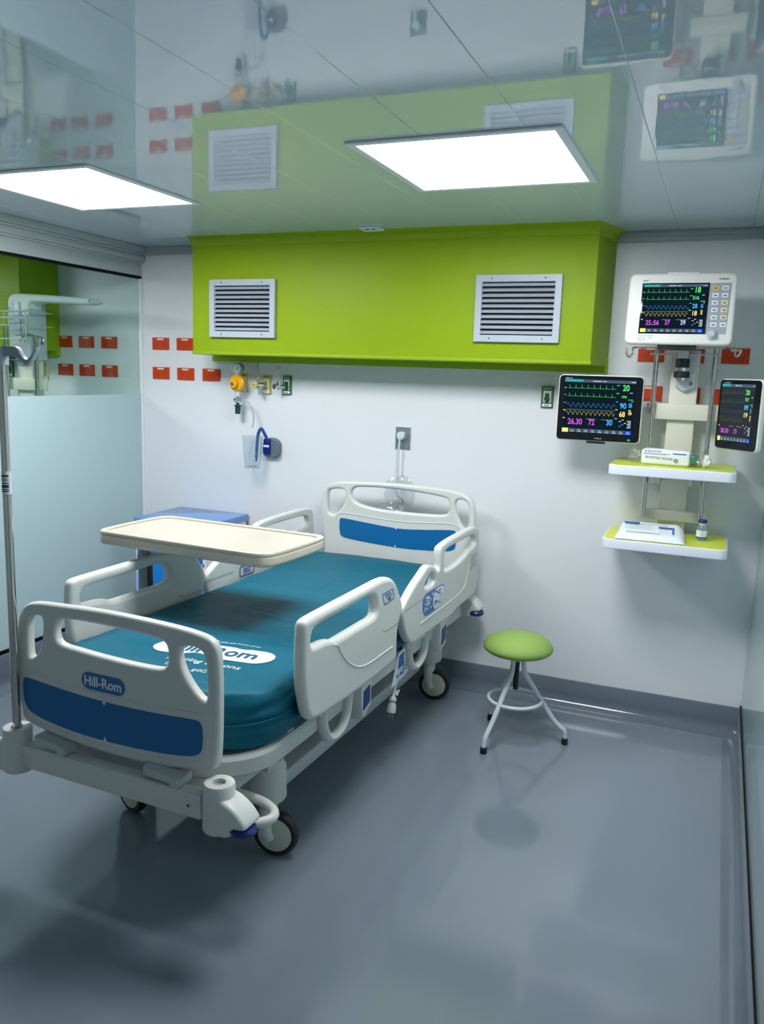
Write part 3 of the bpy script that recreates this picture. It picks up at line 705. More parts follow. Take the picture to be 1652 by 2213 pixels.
# foot beam with corner sockets and bumpers
bm_ = MB().box((-.345, -.055, .366), (.345, -.012, .438), .004).build('foot_beam', M['bed'], bed)
for x in (-.325, .305):
    b = MB().cyl((x, -.0555, .402), (x, -.0580, .402), .0085, seg=16).build('bolt', M['chrome'], bm_)
    MB().cyl((x, -.0581, .402), (x, -.0588, .402), .0052, seg=6).build('bolt_recess', M['ink'], bm_)
hbm = MB().box((-.40, 2.012, .43), (.40, 2.05, .50), .004).build('head_beam', M['bed'], bed)
def corner(x, y, dx, dz=0., hole=True, name='corner_bumper'):
    c = MB()
    c.lathe([(0, .345), (.043, .345), (.046, .352), (.045, .43), (.0455, .437), (.044, .441), (.044, .478), (.041, .483), (.019, .483), (.018, .470), (0, .470)], (x, y, dz), seg=36)
    nose = [(.0, .452), (.040, .450), (.080, .428), (.104, .402), (.110, .388), (.100, .380), (.062, .378), (.056, .345), (0, .345)]
    c.plate([(dx*u, v) for u, v in nose], (), .084, .012, frontM(y, x, dz), sm=1, res=3)
    c = c.build(name, M['bed'], bed)
    MB().lathe([(0, -.014), (.026, -.014), (.036, -.006), (.038, .004), (.032, .012), (0, .013)], (x+dx*.082, y-.004, .366+dz), seg=30).build('bumper_roller', M['navy'], c)
    if hole: MB().lathe([(0, .4715), (.0178, .4715), (0, .472)], (x, y, dz), seg=20).build('pole_hole', M['grey'], c)
corner(.392, -.034, 1); corner(-.358, -.034, -1, hole=False)
corner(.395, 2.02, 1, .075, False); corner(-.395, 2.02, -1, .075, False)
# foot latches of the footboard
for x in (-.20, .215):
    l = MB(); l.hull([(x-.075, -.05, .448), (x+.055, -.05, .440), (x+.055, .01, .44), (x-.075, .01, .45), (x-.075, -.05, .478), (x+.055, -.05, .462), (x+.055, .01, .470), (x-.075, .01, .478)],
                     [(0, 1, 2, 3), (4, 5, 6, 7), (0, 1, 5, 4), (1, 2, 6, 5), (2, 3, 7, 6), (3, 0, 4, 7)], .006)
    l.box((x+.025, -.062, .440), (x+.055, -.045, .472), .006); l.build('panel_latch', M['bedgrey'], bed)
MB().tube([(.33, .15, .345), (.38, .155, .34), (.43, .150, .335), (.468, .13, .33), (.478, .098, .328), (.455, .066, .326), (.42, .052, .325), (.38, .045, .328), (.34, .045, .335)], .0145, 12).build('loop_handle', M['bed'], bed)
# casters
def caster(x, y, a, flip=1):
    n = Vector((math.cos(a), math.sin(a), 0)); tdir = Vector((-n.y, n.x, 0)); z = .078
    c0 = Vector((x, y, z)); top = c0-tdir*.028*flip
    c = MB()
    c.lathe([(0, .20), (.054, .20), (.060, .21), (.058, .315), (.045, .34), (0, .345)], (top.x, top.y, 0), seg=30)
    c.cyl((top.x, top.y, .145), (top.x, top.y, .205), .030, bev=.003)
    p = top+n*.028
    c.tube([(top.x, top.y, .165), (p.x, p.y, .150), (p.x, p.y, .10), (p.x+tdir.x*.014*flip, p.y+tdir.y*.014*flip, .066)], [.024, .022, .020, .018], 14)
    c = c.build('caster', M['bed'], bed)
    ax = n
    MB().lathe([(.058, -.018), (.070, -.0175), (.077, -.010), (.078, 0), (.077, .010), (.070, .0175), (.058, .018)], c0, ax, 48).build('tyre', M['tyre'], c)
    MB().lathe([(0, -.019), (.056, -.019), (.061, -.016), (.061, .016), (.056, .019), (0, .019)], c0, ax, 48).build('wheel_disc', M['disc'], c)
caster(.314, .40, R(-78)); caster(-.288, .40, R(-107)); caster(.314, 1.90, R(-78)); caster(-.30, 1.90, R(-100))
# power cord with plug hanging from the frame
pc = MB(); pc.tube([(.36, 1.17, .375), (.39, 1.165, .385), (.40, 1.15, .37), (.402, 1.12, .33), (.40, 1.10, .29), (.401, 1.09, .26)], .007, 10)
pc = pc.build('power_cord', M['bedgrey'], bed); pc.location = (.018, .03, .05)
mb = MB(); mb.lathe([(0, 0), (.006, 0), (.012, .004), (.016, .016), (.012, .026), (.016, .034), (.019, .05), (.018, .066), (0, .067)], (.401, 1.09, .268), (.0, -.25, -1))
pl = mb.build('plug', M['bedgrey'], pc)
mb = MB()
for d in (-.006, .006): mb.box((.401+d-.0015, 1.068, .178), (.401+d+.0015, 1.074, .205))
mb.build('plug_pins', M['steel'], pc)
mb = MB().plate([(1.06, .262), (1.10, .285), (1.15, .275), (1.125, .255), (1.10, .27)], (), .002, .0004, sideM(.405), sm=0); mb.build('cord_tag', M['white'], pc)

# instruction card hanging below the right rails
t = thing('instruction_card', 'white and blue instruction card hanging under the right bed rails', 'card', (-1.563+.455, -2.13+1.165, .025), BT)
cd = [(-.085, .335), (.085, .352), (.095, .475), (-.03, .462)]
MB().plate(cd, (), .003, .0006, sideM(0), sm=0).build('card', M['white'], t)
q = MB(); X = sideM(.0018)
q.plate([(-.03, .395), (.03, .40), (.03, .455), (-.02, .45)], (), .0008, .0001, X, sm=0); q.rect(-.045, .362, .03, .374, X); q.rect(.024, .374, .034, .41, X)
q.build('blue_print', M['blue2'], t)
q = MB(); q.plate(rrect(.045, .432, .070, .457, .011), (), .0008, .0001, X, sm=0)
for j in range(4): q.rect(.042, .415-j*.015, .072, .420-j*.015, X)
q.build('green_print', M['gmid'], t)

# ------------------------------------------------------------------ mattress
mt = MB()
def moutline(inset, k=10):
    o = []
    x0, x1, y0, y1 = -.42+inset, .42-inset, .072+inset, 1.965-inset
    for cx, cy, r, a in ((x1, y1, .05, 0), (x0, y1, .05, 90), (x0, y0, .20, 180), (x1, y0, .20, 270)):
        r = max(r-inset*.5, .01); ccx = cx-r if cx > 0 else cx+r; ccy = cy-r if cy > 1 else cy+r
        for j in range(k+1):
            th = R(a+90*j/k); o.append((ccx+r*math.cos(th), ccy+r*math.sin(th)))
    # refine straight runs
    out = []
    for i in range(len(o)):
        a, b = o[i], o[(i+1) % len(o)]; d = math.hypot(b[0]-a[0], b[1]-a[1]); n = max(1, int(d/.04))
        for j in range(n): out.append((a[0]+(b[0]-a[0])*j/n, a[1]+(b[1]-a[1])*j/n))
    return out
base = moutline(0)
def ring_at(inset, z, top=False):
    rr = []
    for x, y in base:
        nx, ny = x, y
        # move towards the medial segment
        my = min(max(y, .46), 1.55); d = Vector((0-x, my-y)); L = d.length
        if L > 1e-6: d *= min(inset/L, 1)
        px, py = x+d.x, y+d.y
        zz = z
        if top:
            zz += .007*noise.noise(Vector((px*2.2+py*.7, py*7, 1.7)))+.004*noise.noise(Vector((px*9, py*15, 4)))
            zz += .010*(1-min(1, abs(px)/.42)**2)-.004
        else:
            zz += 0
            w = .011*noise.noise(Vector((px*5, py*5, z*32)))+.005*noise.noise(Vector((px*16+z*40, py*16, z*22)))
            w -= .016*max(0, abs(noise.noise(Vector((px*3.1-py*2, py*2.5+px, z*24+px*5))))-.12)
            px += w*(1 if px > 0 else -1); py += w*.6*(-1 if py < .3 else 0)
        rr.append((px, py, zz))
    return rr
levels = [(.05, .494, 0), (.012, .496, 0), (.002, .508, 0)]+[(0, .515+.0075*i, 0) for i in range(7)]+[(.003, .572, 0), (.005, .576, 0), (.002, .580, 0)]
levels += [(0, .588, 0), (.0005, .596, 0), (.001, .604, 0), (.002, .612, 0), (.003, .620, 0), (.0045, .629, 0), (.007, .638, 0), (.011, .648, 0), (.017, .657, 0), (.028, .664, 1)]
levels += [(.028+.385*((i+1)/22), .666, 1) for i in range(22)]
rings = [[mt.bm.verts.new(p) for p in ring_at(*l)] for l in levels]
n = len(base)
for a, b in zip(rings, rings[1:]):
    for k in range(n): mt.bm.faces.new((a[k], a[(k+1) % n], b[(k+1) % n], b[k]))
mt.bm.faces.new(rings[-1]); mt.bm.faces.new(rings[0][::-1])
bmesh.ops.remove_doubles(mt.bm, verts=mt.bm.verts, dist=.0004)
mroot = mt.build('mattress', M['matt'], None, angle=70); mroot.location = BED; mroot.rotation_euler = (0, 0, BT)
tag(mroot, 'dark teal mattress with printed lettering lying on the hospital bed', 'mattress')
# print on the cover: draped on the top surface, along the logo direction
def drape(mb_, name, m, lift):
    o = mb_.build(name, M[m], mroot, smooth=False)
    import mathutils
    dg = bpy.context.evaluated_depsgraph_get()
    from mathutils.bvhtree import BVHTree
    bm2 = bmesh.new(); bm2.from_mesh(mroot.data); bv = BVHTree.FromBMesh(bm2)
    for v in o.data.vertices:
        h = bv.ray_cast(Vector((v.co.x, v.co.y, 2)), Vector((0, 0, -1)))
        if h[0] is not None: v.co.z = h[0].z+lift+max(0, v.co.z)*0
    bm2.free(); return o
def dense(me_mb, cuts=.02):
    t = me_mb.bm; bmesh.ops.triangulate(t, faces=t.faces)
    for _ in range(3):
        e = [x for x in t.edges if x.calc_length() > cuts]
        if e: bmesh.ops.subdivide_edges(t, edges=e, cuts=1)
    return me_mb
LA = R(8.)
LX, LY = .075, .385
q = MB(); t_ = bmesh.new(); pts = rrect(-.215, -.062, .215, .062, .061, 10)
grid = 24
vs = []
for j in range(grid+1):
    s = j/grid
    vs.append([t_.verts.new((p[0]*s, p[1]*s, 0)) for p in pts] if j else [t_.verts.new((0, 0, 0))])
np_ = len(pts)
for j in range(1, grid+1):
    for k in range(np_):
        if j == 1: t_.faces.new((vs[0][0], vs[1][k], vs[1][(k+1) % np_]))
        else: t_.faces.new((vs[j-1][k], vs[j][k], vs[j][(k+1) % np_], vs[j-1][(k+1) % np_]))
q._add(t_, topM(0, LX, LY, LA)); drape(q, 'logo_print', 'white', .0016)
q = MB().text('Hill-Rom', .098, topM(0, LX, LY, LA), bold=.02, ext=0, sx=.9); drape(dense(q), 'logo_lettering', 'teal_ink', .0032)
q = MB().text('routing opaons', .042, topM(0, LX+.035, LY-.105, LA), bold=.006, ext=0, sx=1.0, shear=.2)
q.text('ixkos', .030, topM(0, LX-.03, LY-.165, LA), ext=0); q.text('gdG', .030, topM(0, LX+.065, LY-.165, LA), ext=0)
q.text('tst aolf7 .cne nhr7 crnt alnte', .019, topM(0, LX+.0, LY+.10, LA), bold=.004, ext=0, shear=.3, sx=1.0); drape(dense(q), 'small_lettering', 'white', .0018)
# pin and piping at the rounded corner
mb = MB(); mb.tube([(x, y, .574) for x, y in moutline(-.001)], .0028, 6, closed=True, smooth=0); mb.build('piping', M['matt'], mroot)

# ------------------------------------------------------------------ overbed table
t = thing('overbed_table', 'cream topped overbed table on a dark column, swung across the bed', 'overbed table', (-1.563, -2.13, 0), BT)
tilt = R(-2)
tp = MB(); Mx = Matrix.Translation((-.237, .805, .945)) @ Matrix.Rotation(R(-1), 4, 'Z')
out = [(-.40, -.150), (-.375, -.200), (-.34, -.208), (.335, -.215), (.375, -.200), (.402, -.15), (.41, .165), (.385, .20), (.34, .21), (-.335, .21), (-.372, .198), (-.40, .15)]
lip = chaikin(out, 2); inn = [(x*.945, y*.905) for x, y in lip]
tp.plate(lip, (), .044, .013, Mx @ topM(-.008), sm=0, res=4)
tp.plate(lip, [inn], .014, .005, Mx @ topM(.0155), sm=0, res=3)
tp.build('table_top', M['cream'], t)
MB().box((-.60, .72, .905), (-.08, .88, .922), .004).build('top_support', M['bedgrey'], t)
MB().box((-.583, .801, .55), (-.547, .828, .925), .003).build('inner_column', M['colgrey'], t)
oc = MB().box((-.586, .798, .10), (-.5435, .832, .845), .003).build('outer_column', M['colgrey'], t)
MB().box((-.5437, .799, .10), (-.5415, .831, .842), .0008).build('column_cover', M['colblk'], oc)
bs = MB(); bs.box((-.625, .60, .070), (-.545, 1.05, .11), .01); bs.box((-.62, .60, .065), (-.05, .65, .10), .01); bs.box((-.62, 1.0, .065), (-.05, 1.05, .10), .01)
bs.build('base_frame', M['colgrey'], t)
for x, y in ((-.60, .625), (-.08, .625), (-.60, 1.025), (-.08, 1.025)):
    w = MB(); w.lathe([(0, -.011), (.028, -.011), (.032, -.006), (.032, .006), (.028, .011), (0, .011)], (x, y, .032), (1, 0, 0), 24); w.cyl((x, y, .045), (x, y, .075), .01)
    w.build('caster', M['tyre'], t)

# ------------------------------------------------------------------ bedside cabinet
t = thing('bedside_cabinet', 'blue and white bedside cabinet in the left corner by the back wall', 'cabinet', (-2.645, -.215, 0))
w, d = .225, .205
mb = MB(); mb.box((-w, -d, .05), (-w+.02, d, .745), .002); mb.box((w-.02, -d, .05), (w, d, .745), .002); mb.box((-w, d-.012, .05), (w, d, .745))
mb.box((-w, -d, .05), (w, d, .08)); mb.box((-w+.01, -d, .56), (w-.01, d-.01, .575)); mb.build('body', M['cabwhite'], t)
MB().box((-w-.006, -d-.008, .745), (w+.006, d, .785), .003).build('top', M['cabtop'], t)
dr = MB().box((-w+.021, -d-.012, .578), (w-.021, -d+.006, .740), .002).build('drawer', M['cabblue'], t)
MB().tube([(-.05, -d-.013, .70), (-.045, -d-.03, .70), (.045, -d-.03, .70), (.05, -d-.013, .70)], .004, 8, smooth=0).build('handle', M['chrome'], dr)
dr = MB().box((-w+.021, -d-.012, .085), (w-.021, -d+.006, .557), .002).build('door', M['cabblue'], t)
MB().tube([(.16, -d-.013, .40), (.16, -d-.03, .395), (.16, -d-.03, .325), (.16, -d-.013, .32)], .004, 8, smooth=0).build('handle', M['chrome'], dr)
for x, y in ((-.19, -.16), (.19, -.16), (-.19, .16), (.19, .16)):
    MB().lathe([(0, -.01), (.025, -.01), (.025, .01), (0, .01)], (x, y, .025), (1, 0, 0), 20).build('caster', M['tyre'], t)

# ------------------------------------------------------------------ round stool
t = thing('round_stool', 'round stool with lime green seat and three grey tube legs', 'stool', (-.729, -.512, 0))
MB().lathe([(0, .402), (.09, .403), (.135, .411), (.1495, .422), (.152, .430), (.150, .440), (.137, .458), (.105, .477), (.055, .489), (0, .492)], seg=56).build('seat', M['lime'], t)
MB().lathe([(0, .375), (.040, .375), (.045, .38), (.045, .405), (0, .405)], seg=32).build('hub', M['stool'], t)
MB().cyl((0, 0, .235), (0, 0, .375), .0115, bev=.001).build('screw_rod', M['black'], t)
MB().tube([(.117*math.cos(2*PI*k/40), .117*math.sin(2*PI*k/40), .190) for k in range(40)], .0085, 10, closed=True, smooth=0).build('foot_ring', M['stool'], t)
for fx, fy in ((-.808, -.711), (-.506, -.462), (-.872, -.356)):
    a = math.atan2(fy+.512, fx+.729); rf = math.hypot(fy+.512, fx+.729); c, s = math.cos(a), math.sin(a)
    pr = [(.028, .400), (.030, .350), (.040, .305), (.068, .265), (.117, .19), (.165, .12), (.195, .085), (rf-.006, .062), (rf, .03), (rf, .012)]
    l = MB().tube([(r*c, r*s, z) for r, z in pr], .0112, 12).build('leg', M['stool'], t)
    MB().cyl((rf*c, rf*s, 0), (rf*c, rf*s, .030), .0145, .0135, bev=.002).build('rubber_foot', M['black'], l)

# ------------------------------------------------------------------ iv pole in the left foot socket
def bedw(x, y, z): c, s = math.cos(BT), math.sin(BT); return Vector((BED[0]+x*c-y*s, BED[1]+x*s+y*c, z))
b0 = bedw(-.358, -.034, .472); tp_ = Vector((-1.916, -2.158, 1.60)); dv = tp_-b0
t = thing('iv_pole', 'stainless steel drip pole standing in the left corner socket of the bed foot', 'drip pole', tuple(b0))
MB().cyl((0, 0, -.02), dv, .0128, seg=28).build('pole', M['steel'], t)
MB().cyl(dv*.655, dv*.715, .0132, seg=28).build('sticker', M['white'], t)
q = MB()
for j, (ww, f_) in enumerate(((.011, .701), (.013, .695), (.012, .690), (.014, .682))):
    pass
for k, (f_, w2, h2) in enumerate(((.703, .7, .006), (.695, .9, .002), (.691, .8, .002), (.684, 1.0, .003), (.676, .45, .009), (.668, .8, .003), (.663, .9, .004))):
    p = dv*f_; q.lathe([(.01335, -h2/2), (.01335, h2/2)], p, dv, 40)
qo = q.build('sticker_print', M['ink'], t)
bm2 = bmesh.new(); bm2.from_mesh(qo.data)
bmesh.ops.delete(bm2, geom=[f for f in bm2.faces if f.calc_center_median().y > -.0 - .6*0 + (f.calc_center_median().z/dv.z)*dv.y-.004], context='FACES'); bm2.to_mesh(qo.data); bm2.free()
MB().cyl(dv*.985, dv*1.03, .020, bev=.002).build('collar', M['lgrey'], t)
hk = MB()
P = [(.012, .0), (.05, .0), (.078, -.002), (.092, -.018), (.108, -.030), (.124, -.022), (.140, .000), (.150, .012)]
top = [(x, z+.0135 if i < 3 else z+.009-.001*i) for i, (x, z) in enumerate(P)]
bot = [(x, z-.0165 if i < 3 else z-.014+.001*i) for i, (x, z) in enumerate(P)]
hk.plate(top+bot[::-1], (), .018, .003, frontM(tp_.y-b0.y, tp_.x-b0.x-.01, dv.z*1.022), sm=1, res=2)
hk.build('hook_arm', M['panelg'], t)

# ------------------------------------------------------------------ equipment column on the right
t = thing('equipment_column', 'cream wall column with two steel rods and two lime topped shelves', 'equipment column', (-.162, 0, 0), group='cream wall columns')
MB().box((-.060, -.085, .815), (.055, -.002, 1.735), .004).build('column', M['cream_col'], t)
for za, zb, xa, xb in ((1.435, 1.505, -.148, .165), (.985, 1.033, -.142, .146)):
    MB().box((xa, -.112, za), (xb, -.084, zb), .004).build('crossbar', M['cream_col'], t)
for x in (-.122, .117):
    rd = MB().cyl((x, -.128, 1.0), (x, -.128, 1.745), .0105, seg=20)
    rd.build('rod', M['steel'], t)
sh_out = [(-.262, -.36), (-.262, -.02), (.245, -.02), (.245, -.36)]
for zs, dx in ((1.245, 0.), (.925, -.004)):
    s = MB().plate(rrect(-.264+dx, -.362, .243+dx, -.02, .035, 6), (), .042, .004, topM(zs-.022), sm=0).build('shelf', M['shelfw'], t)
    MB().plate(rrect(-.258+dx, -.356, .237+dx, -.024, .032, 6), (), .002, .0005, topM(zs), sm=0).build('shelf_mat', M['shelfy'], s)
    for x0, x1 in ((-.105, -.06), (.055, .075)):
        MB().hull([(x0, -.22, zs-.043), (x1, -.22, zs-.043), (x1, -.02, zs-.043), (x0, -.02, zs-.043), (x0, -.16, zs-.092), (x1, -.16, zs-.092), (x1, -.02, zs-.092), (x0, -.02, zs-.092)],
                  [(0, 1, 2, 3), (4, 5, 6, 7), (0, 1, 5, 4), (1, 2, 6, 5), (2, 3, 7, 6), (3, 0, 4, 7)], .002).build('shelf_bracket', M['lgrey'], s)
hk = MB()
hk.tube([(-.16, -.128, 1.742), (-.20, -.135, 1.742), (-.222, -.15, 1.738), (-.224, -.155, 1.712), (-.234, -.157, 1.700), (-.246, -.157, 1.712), (-.247, -.157, 1.738)], .0045, 8)
hk.tube([(.10, -.128, 1.745), (.15, -.135, 1.748), (.187, -.15, 1.748), (.19, -.155, 1.722), (.198, -.158, 1.712), (.208, -.158, 1.722), (.214, -.158, 1.738)], .0045, 8)
hk.tube([(-.15, -.135, 1.715), (.13, -.135, 1.718)], .005, 8, smooth=0); hk.tube([(-.17, -.13, 1.742), (.15, -.13, 1.745)], .004, 8, smooth=0)
hk.build('hook_rail', M['chrome'], t)
mp = MB(); mp.hull([(-.035, -.09, 1.72), (.045, -.09, 1.72), (.045, -.09, 1.575), (0, -.09, 1.552), (-.035, -.09, 1.575), (-.035, -.115, 1.72), (.045, -.115, 1.72), (.045, -.115, 1.58), (0, -.112, 1.560), (-.035, -.115, 1.58)],
                   [(0, 1, 2, 3, 4), (5, 6, 7, 8, 9)]+[(i, (i+1) % 5, 5+(i+1) % 5, 5+i) for i in range(5)], .003)
mp.cyl((-.012, -.15, 1.69), (-.012, -.15, 1.748), .022, bev=.003); mp.box((-.04, -.18, 1.735), (.04, -.09, 1.752), .003); mp.box((-.03, -.15, 1.63), (.0, -.10, 1.67), .004)
mp = mp.build('mount_plate', M['lgrey'], t)
for za, zb, r in ((1.660, 1.698, .0285), (1.617, 1.645, .0325)):
    MB().cyl((-.012, -.15, za), (-.012, -.15, zb), r, bev=.003, seg=32).build('clamp_knob', M['black'], mp)
MB().cyl((-.012, -.15, 1.606), (-.012, -.15, 1.66), .024, seg=28).build('clamp_collar', M['chrome'], mp)
MB().lathe([(.0045, 0), (.007, 0), (.007, .003), (.0045, .003)], (.028, -.115, 1.593), (0, -1, 0), 20).build('ring_screw', M['ink'], mp)

# ------------------------------------------------------------------ monitors
def screen_content(par, w, h, y, sx, wave, dim=False, nums=(), extra=0):
    """lit display: origin at the lower left corner, drawn on the plane y"""
    X0 = frontM(y, -w/2, -h/2)
    scr = MB().rect(0, 0, w, h, X0, 0, .0008).build('screen', EM['scr2' if dim else 'scr'], par)
    layers = {}
    def L(c): return layers.setdefault(c, MB())
    X = frontM(y-.0010, -w/2, -h/2)
    def rc(c, a, b, c2, d): L(c).rect(a*w, b*h, c2*w, d*h, X, 0, .0002)
    rc('bar2', 0, .945, 1, 1); rc('t', 0, .955, .26, 1.0); rc('w', .40, .965, .52, .98); rc('w', .54, .965, .59, .98); rc('w', .93, .965, .99, .98)
    # bottom button row
    for i in range(9):
        a = .10+.0985*i; c = 'nav' if i == 8 else 'bar'
        rc(c, a, .005, a+.092, .075); rc('w', a+.03, .045, a+.06, .055); rc('w', a+.02, .018, a+.075, .028)
    rc('y', 0, 0, .09, .078)
    lw = h*.0042
    gc, bc, yc = ('gd', 'bd', 'yd') if dim else ('g', 'b', 'y')
    def pl(c, pts): L(c).line([(a*w, b*h) for a, b in pts], lw*(.8 if c != gc else 1), X, .0002)
    for base, amp in ((.835, .07), (.685, .06)):
        pts = [(.05, base)]
        for i in range(8):
            a = .07+i*.086
            pts += [(a, base), (a+.004, base+amp), (a+.009, base-.008), (a+.016, base), (a+.035, base+.006), (a+.05, base)]
        pts.append((.73, base)); pl(gc, pts)
    wb, wy = wave
    pl(bc, [(.05+.68*i/150, .52+.036*math.sin(wb*2*PI*i/150)+.012*math.sin(wb*4*PI*i/150)) for i in range(151)])
    pl(yc, [(.03+.70*i/150, .375+.032*math.sin(wy*2*PI*i/150)+.011*math.sin(wy*4*PI*i/150+1)) for i in range(151)])
    rc(gc, .0, .83, .03, .845); rc(gc, 0, .70, .025, .71); rc(bc, 0, .55, .03, .565); rc(yc, 0, .41, .03, .425); rc('w', 0, .26, .03, .275)
    rc(bc, .06, .44, .73, .4415); rc(yc, .04, .425, .72, .4265); rc('w', .33, .262, .47, .265); rc('w', .55, .262, .72, .265)
    for b in (.90, .755): rc('g', .735, b, .775, b+.012)
    rc('b', .735, .60, .77, .612); rc('y', .735, .455, .77, .467); rc('w', .735, .29, .77, .30)
    rc('w', .92, .77, .96, .78); rc('g', .90, .645, .975, .655); rc('w', .945, .615, .975, .622)
    for i in range(4):
        rc('b', .915, .51+.022*i, .955-.008*(i % 2), .522+.022*i); rc('y', .918, .375+.026*i, .95, .388+.026*i)
    for i in range(5):
        a = .80+.035*(i % 3); b = .15+.03*i; rc('b' if i < 2 else 'w', a, b, a+.028, b+.012)
        rc('w', .91+.012*(i % 2), .13+.03*i, .965, .143+.03*i)
    for body, a, b, size, c in nums:
        L(c).text(body, size*h*1.22, X @ Matrix.Translation((a*w, b*h, .0001)), bold=.022, ext=.0001, sx=sx)
    nm = dict(g='green_trace', b='blue_trace', y='yellow_trace', m='magenta_figures', w='white_captions', t='status_tab', bar='button_bar', bar2='status_bar', nav='navy_button', gd='dim_green_trace', bd='dim_blue_trace', yd='dim_yellow_trace', lav='pale_figures')
    for c, mbx in layers.items(): mbx.build(nm[c], EM[c], scr, smooth=False)
    return scr

# large white monitor on top of the column
mo = thing('patient_monitor', 'large white patient monitor with a keypad, on top of the equipment column', 'patient monitor', (-.195, -.315, 1.887), 0, rx=R(-7))
case = MB().plate(rrect(-.206, -.143, .206, .143, .024, 6), (), .036, .010, frontM(-.012), sm=0, res=4)
case.plate(rrect(-.190, -.128, .190, .128, .03, 6), (), .09, .02, frontM(.035), sm=0, res=3); case.box((-.06, -.028, .140), (.06, .03, .147), .003)
case.build('casing', M['offw'], mo)
sc = bpy.data.objects.new('display', None)
disp = MB().box((-.153, -.0308, -.101), (.105, -.0296, .103), .0004).build('bezel', M['glassblk'], mo)
scr = screen_content(mo, .246, .192, -.0312, .8, (10, 10.5), nums=(
    ('18', .845, .875, .13, 'g'), ('516', .83, .715, .085, 'g'), ('28', .825, .545, .105, 'b'), ('18', .825, .395, .11, 'y'),
    ('25.:56', .185, .195, .115, 'm'), ('37', .42, .195, .105, 'm'), ('39', .665, .20, .11, 'lav')))
scr.location = (-.024, 0, .001)
kp = MB().plate([(.106, -.100), (.180, -.100), (.186, .103), (.106, .101)], (), .0016, .0004, frontM(-.0306), sm=0, res=1).build('keypad', M['panelg'], mo)
for j in range(6):
    for i in range(2):
        kx, kz = .128+i*.036+.0006*j, .082-j*.029
        m_ = 'keyy' if (i == 0 and j == 0) else ('keyc' if (i == 1 and j in (2, 3, 4)) else 'keyw')
        kk = MB().plate(rrect(kx-.0125, kz-.009, kx+.0125, kz+.009, .003), (), .0024, .0008, frontM(-.0320), sm=0, res=1).build('key', M[m_], kp)
        MB().rect(kx-.006, kz-.003, kx+.006, kz+.001, frontM(-.0333), 0, .0003).build('key_symbol', M['ink'], kk)
kn = MB(); kn.lathe([(0, 0), (.0205, 0), (.0205, .004), (.018, .010), (.013, .012), (.0125, .022), (.010, .025), (0, .025)], (.130, -.030, -.104), (0, -1, 0), 36); kn.build('rotary_knob', M['lgrey'], mo)
q = MB(); q.text('Inmed', .0095, frontM(-.0302, -.142, .1135), bold=.02, sx=.9); q.text('SunSazype', .011, frontM(-.0302, .155, .1185), bold=.015, sx=.8); q.build('brand_lettering', M['ink'], mo)
q = MB(); q.plate(rrect(-.152, -.128, -.126, -.117, .001), [rrect(-.150, -.126, -.128, -.119, .001)], .0006, .0001, frontM(-.0303), sm=0); q.rect(-.152, -.111, -.090, -.109, frontM(-.0303)); q.rect(-.114, -.119, -.095, -.117, frontM(-.0303)); q.build('small_print', M['grey'], mo)
MB().box((-.075, -.01, -.152), (.075, .07, -.138), .002).build('foot_plate', M['black'], mo)

def tablet(loc, rz, w, h, label, sx, wave, dim, nums, arm):
    t = thing('patient_monitor', label, 'patient monitor', loc, rz)
    b = MB().plate(rrect(-w/2, -h/2, w/2, h/2, .020, 6), (), .030, .010, frontM(.012), sm=0, res=3)
    b.plate(rrect(-w/2+.03, -h/2+.03, w/2-.03, h/2-.03, .03, 6), (), .03, .008, frontM(.030), sm=0, res=2)
    b.build('casing', M['offw'], t)
    MB().plate(rrect(-w/2+.005, -h/2+.005, w/2-.005, h/2-.005, .016, 6), (), .003, .001, frontM(-.0032), sm=0, res=1).build('front_glass', M['glassblk'], t)
    s = screen_content(t, w*(.835 if not dim else .77), h*.80, -.0050, sx, wave, dim, nums); s.location = (-.002 if not dim else -.008, 0, .008)
    q = MB()
    if not dim: q.text('ctmsg ssv', .0085, frontM(-.0052, .005, -h/2+.016), bold=.01)
    q.rect(-w/2+.03, h/2-.018, -w/2+.06, h/2-.0155, frontM(-.0049)); q.build('brand_lettering', M['lgrey'], t)
    if not dim: MB().plate(rrect(w/2-.052, -h/2+.012, w/2-.041, -h/2+.019, .001), (), .0006, .0001, frontM(-.0052), sm=0).build('status_light', EM['t'], t)
    if not dim: MB().plate(rrect(-.045, -h/2-.008, .035, -h/2+.004, .004), (), .03, .003, frontM(.015), sm=0).build('bottom_handle', M['black'], t)
    a = MB()
    for p0, p1 in arm: a.cyl(p0, p1, .014, bev=.002)
    a.build('mounting_arm', M['lgrey'], t)
    return t
tablet((-.500, -.22, 1.472), 0, .366, .292, 'wide black framed tablet monitor left of the column', .8, (9.5, 11), False,
       (('20', .865, .86, .125, 'g'), ('1536', .845, .70, .05, 'g'), ('90', .84, .53, .12, 'b'), ('68', .835, .375, .11, 'y'),
        ('26.30', .18, .20, .125, 'm'), ('72', .415, .20, .12, 'm'), ('30', .665, .205, .115, 'b'), ('3', .955, .545, .06, 'b'), ('R', .955, .40, .06, 'y')),
       [((.10, .045, -.0), (.195, .115, -.004)), ((.195, .118, -.004), (.225, .118, -.004))])
tablet((.064, -.275, 1.474), R(-47), .232, .292, 'narrow tablet monitor turned sideways, right of the column by the glass', .8, (11, 11), True,
       (('20', .80, .855, .095, 'g'), ('157', .79, .735, .06, 'g'), ('89', .795, .60, .095, 'b'), ('19', .79, .47, .095, 'y'), ('28.30', .20, .175, .09, 'm'), ('73', .53, .175, .085, 'm')),
       [((-.03, .045, 0), (-.05, .11, 0))])

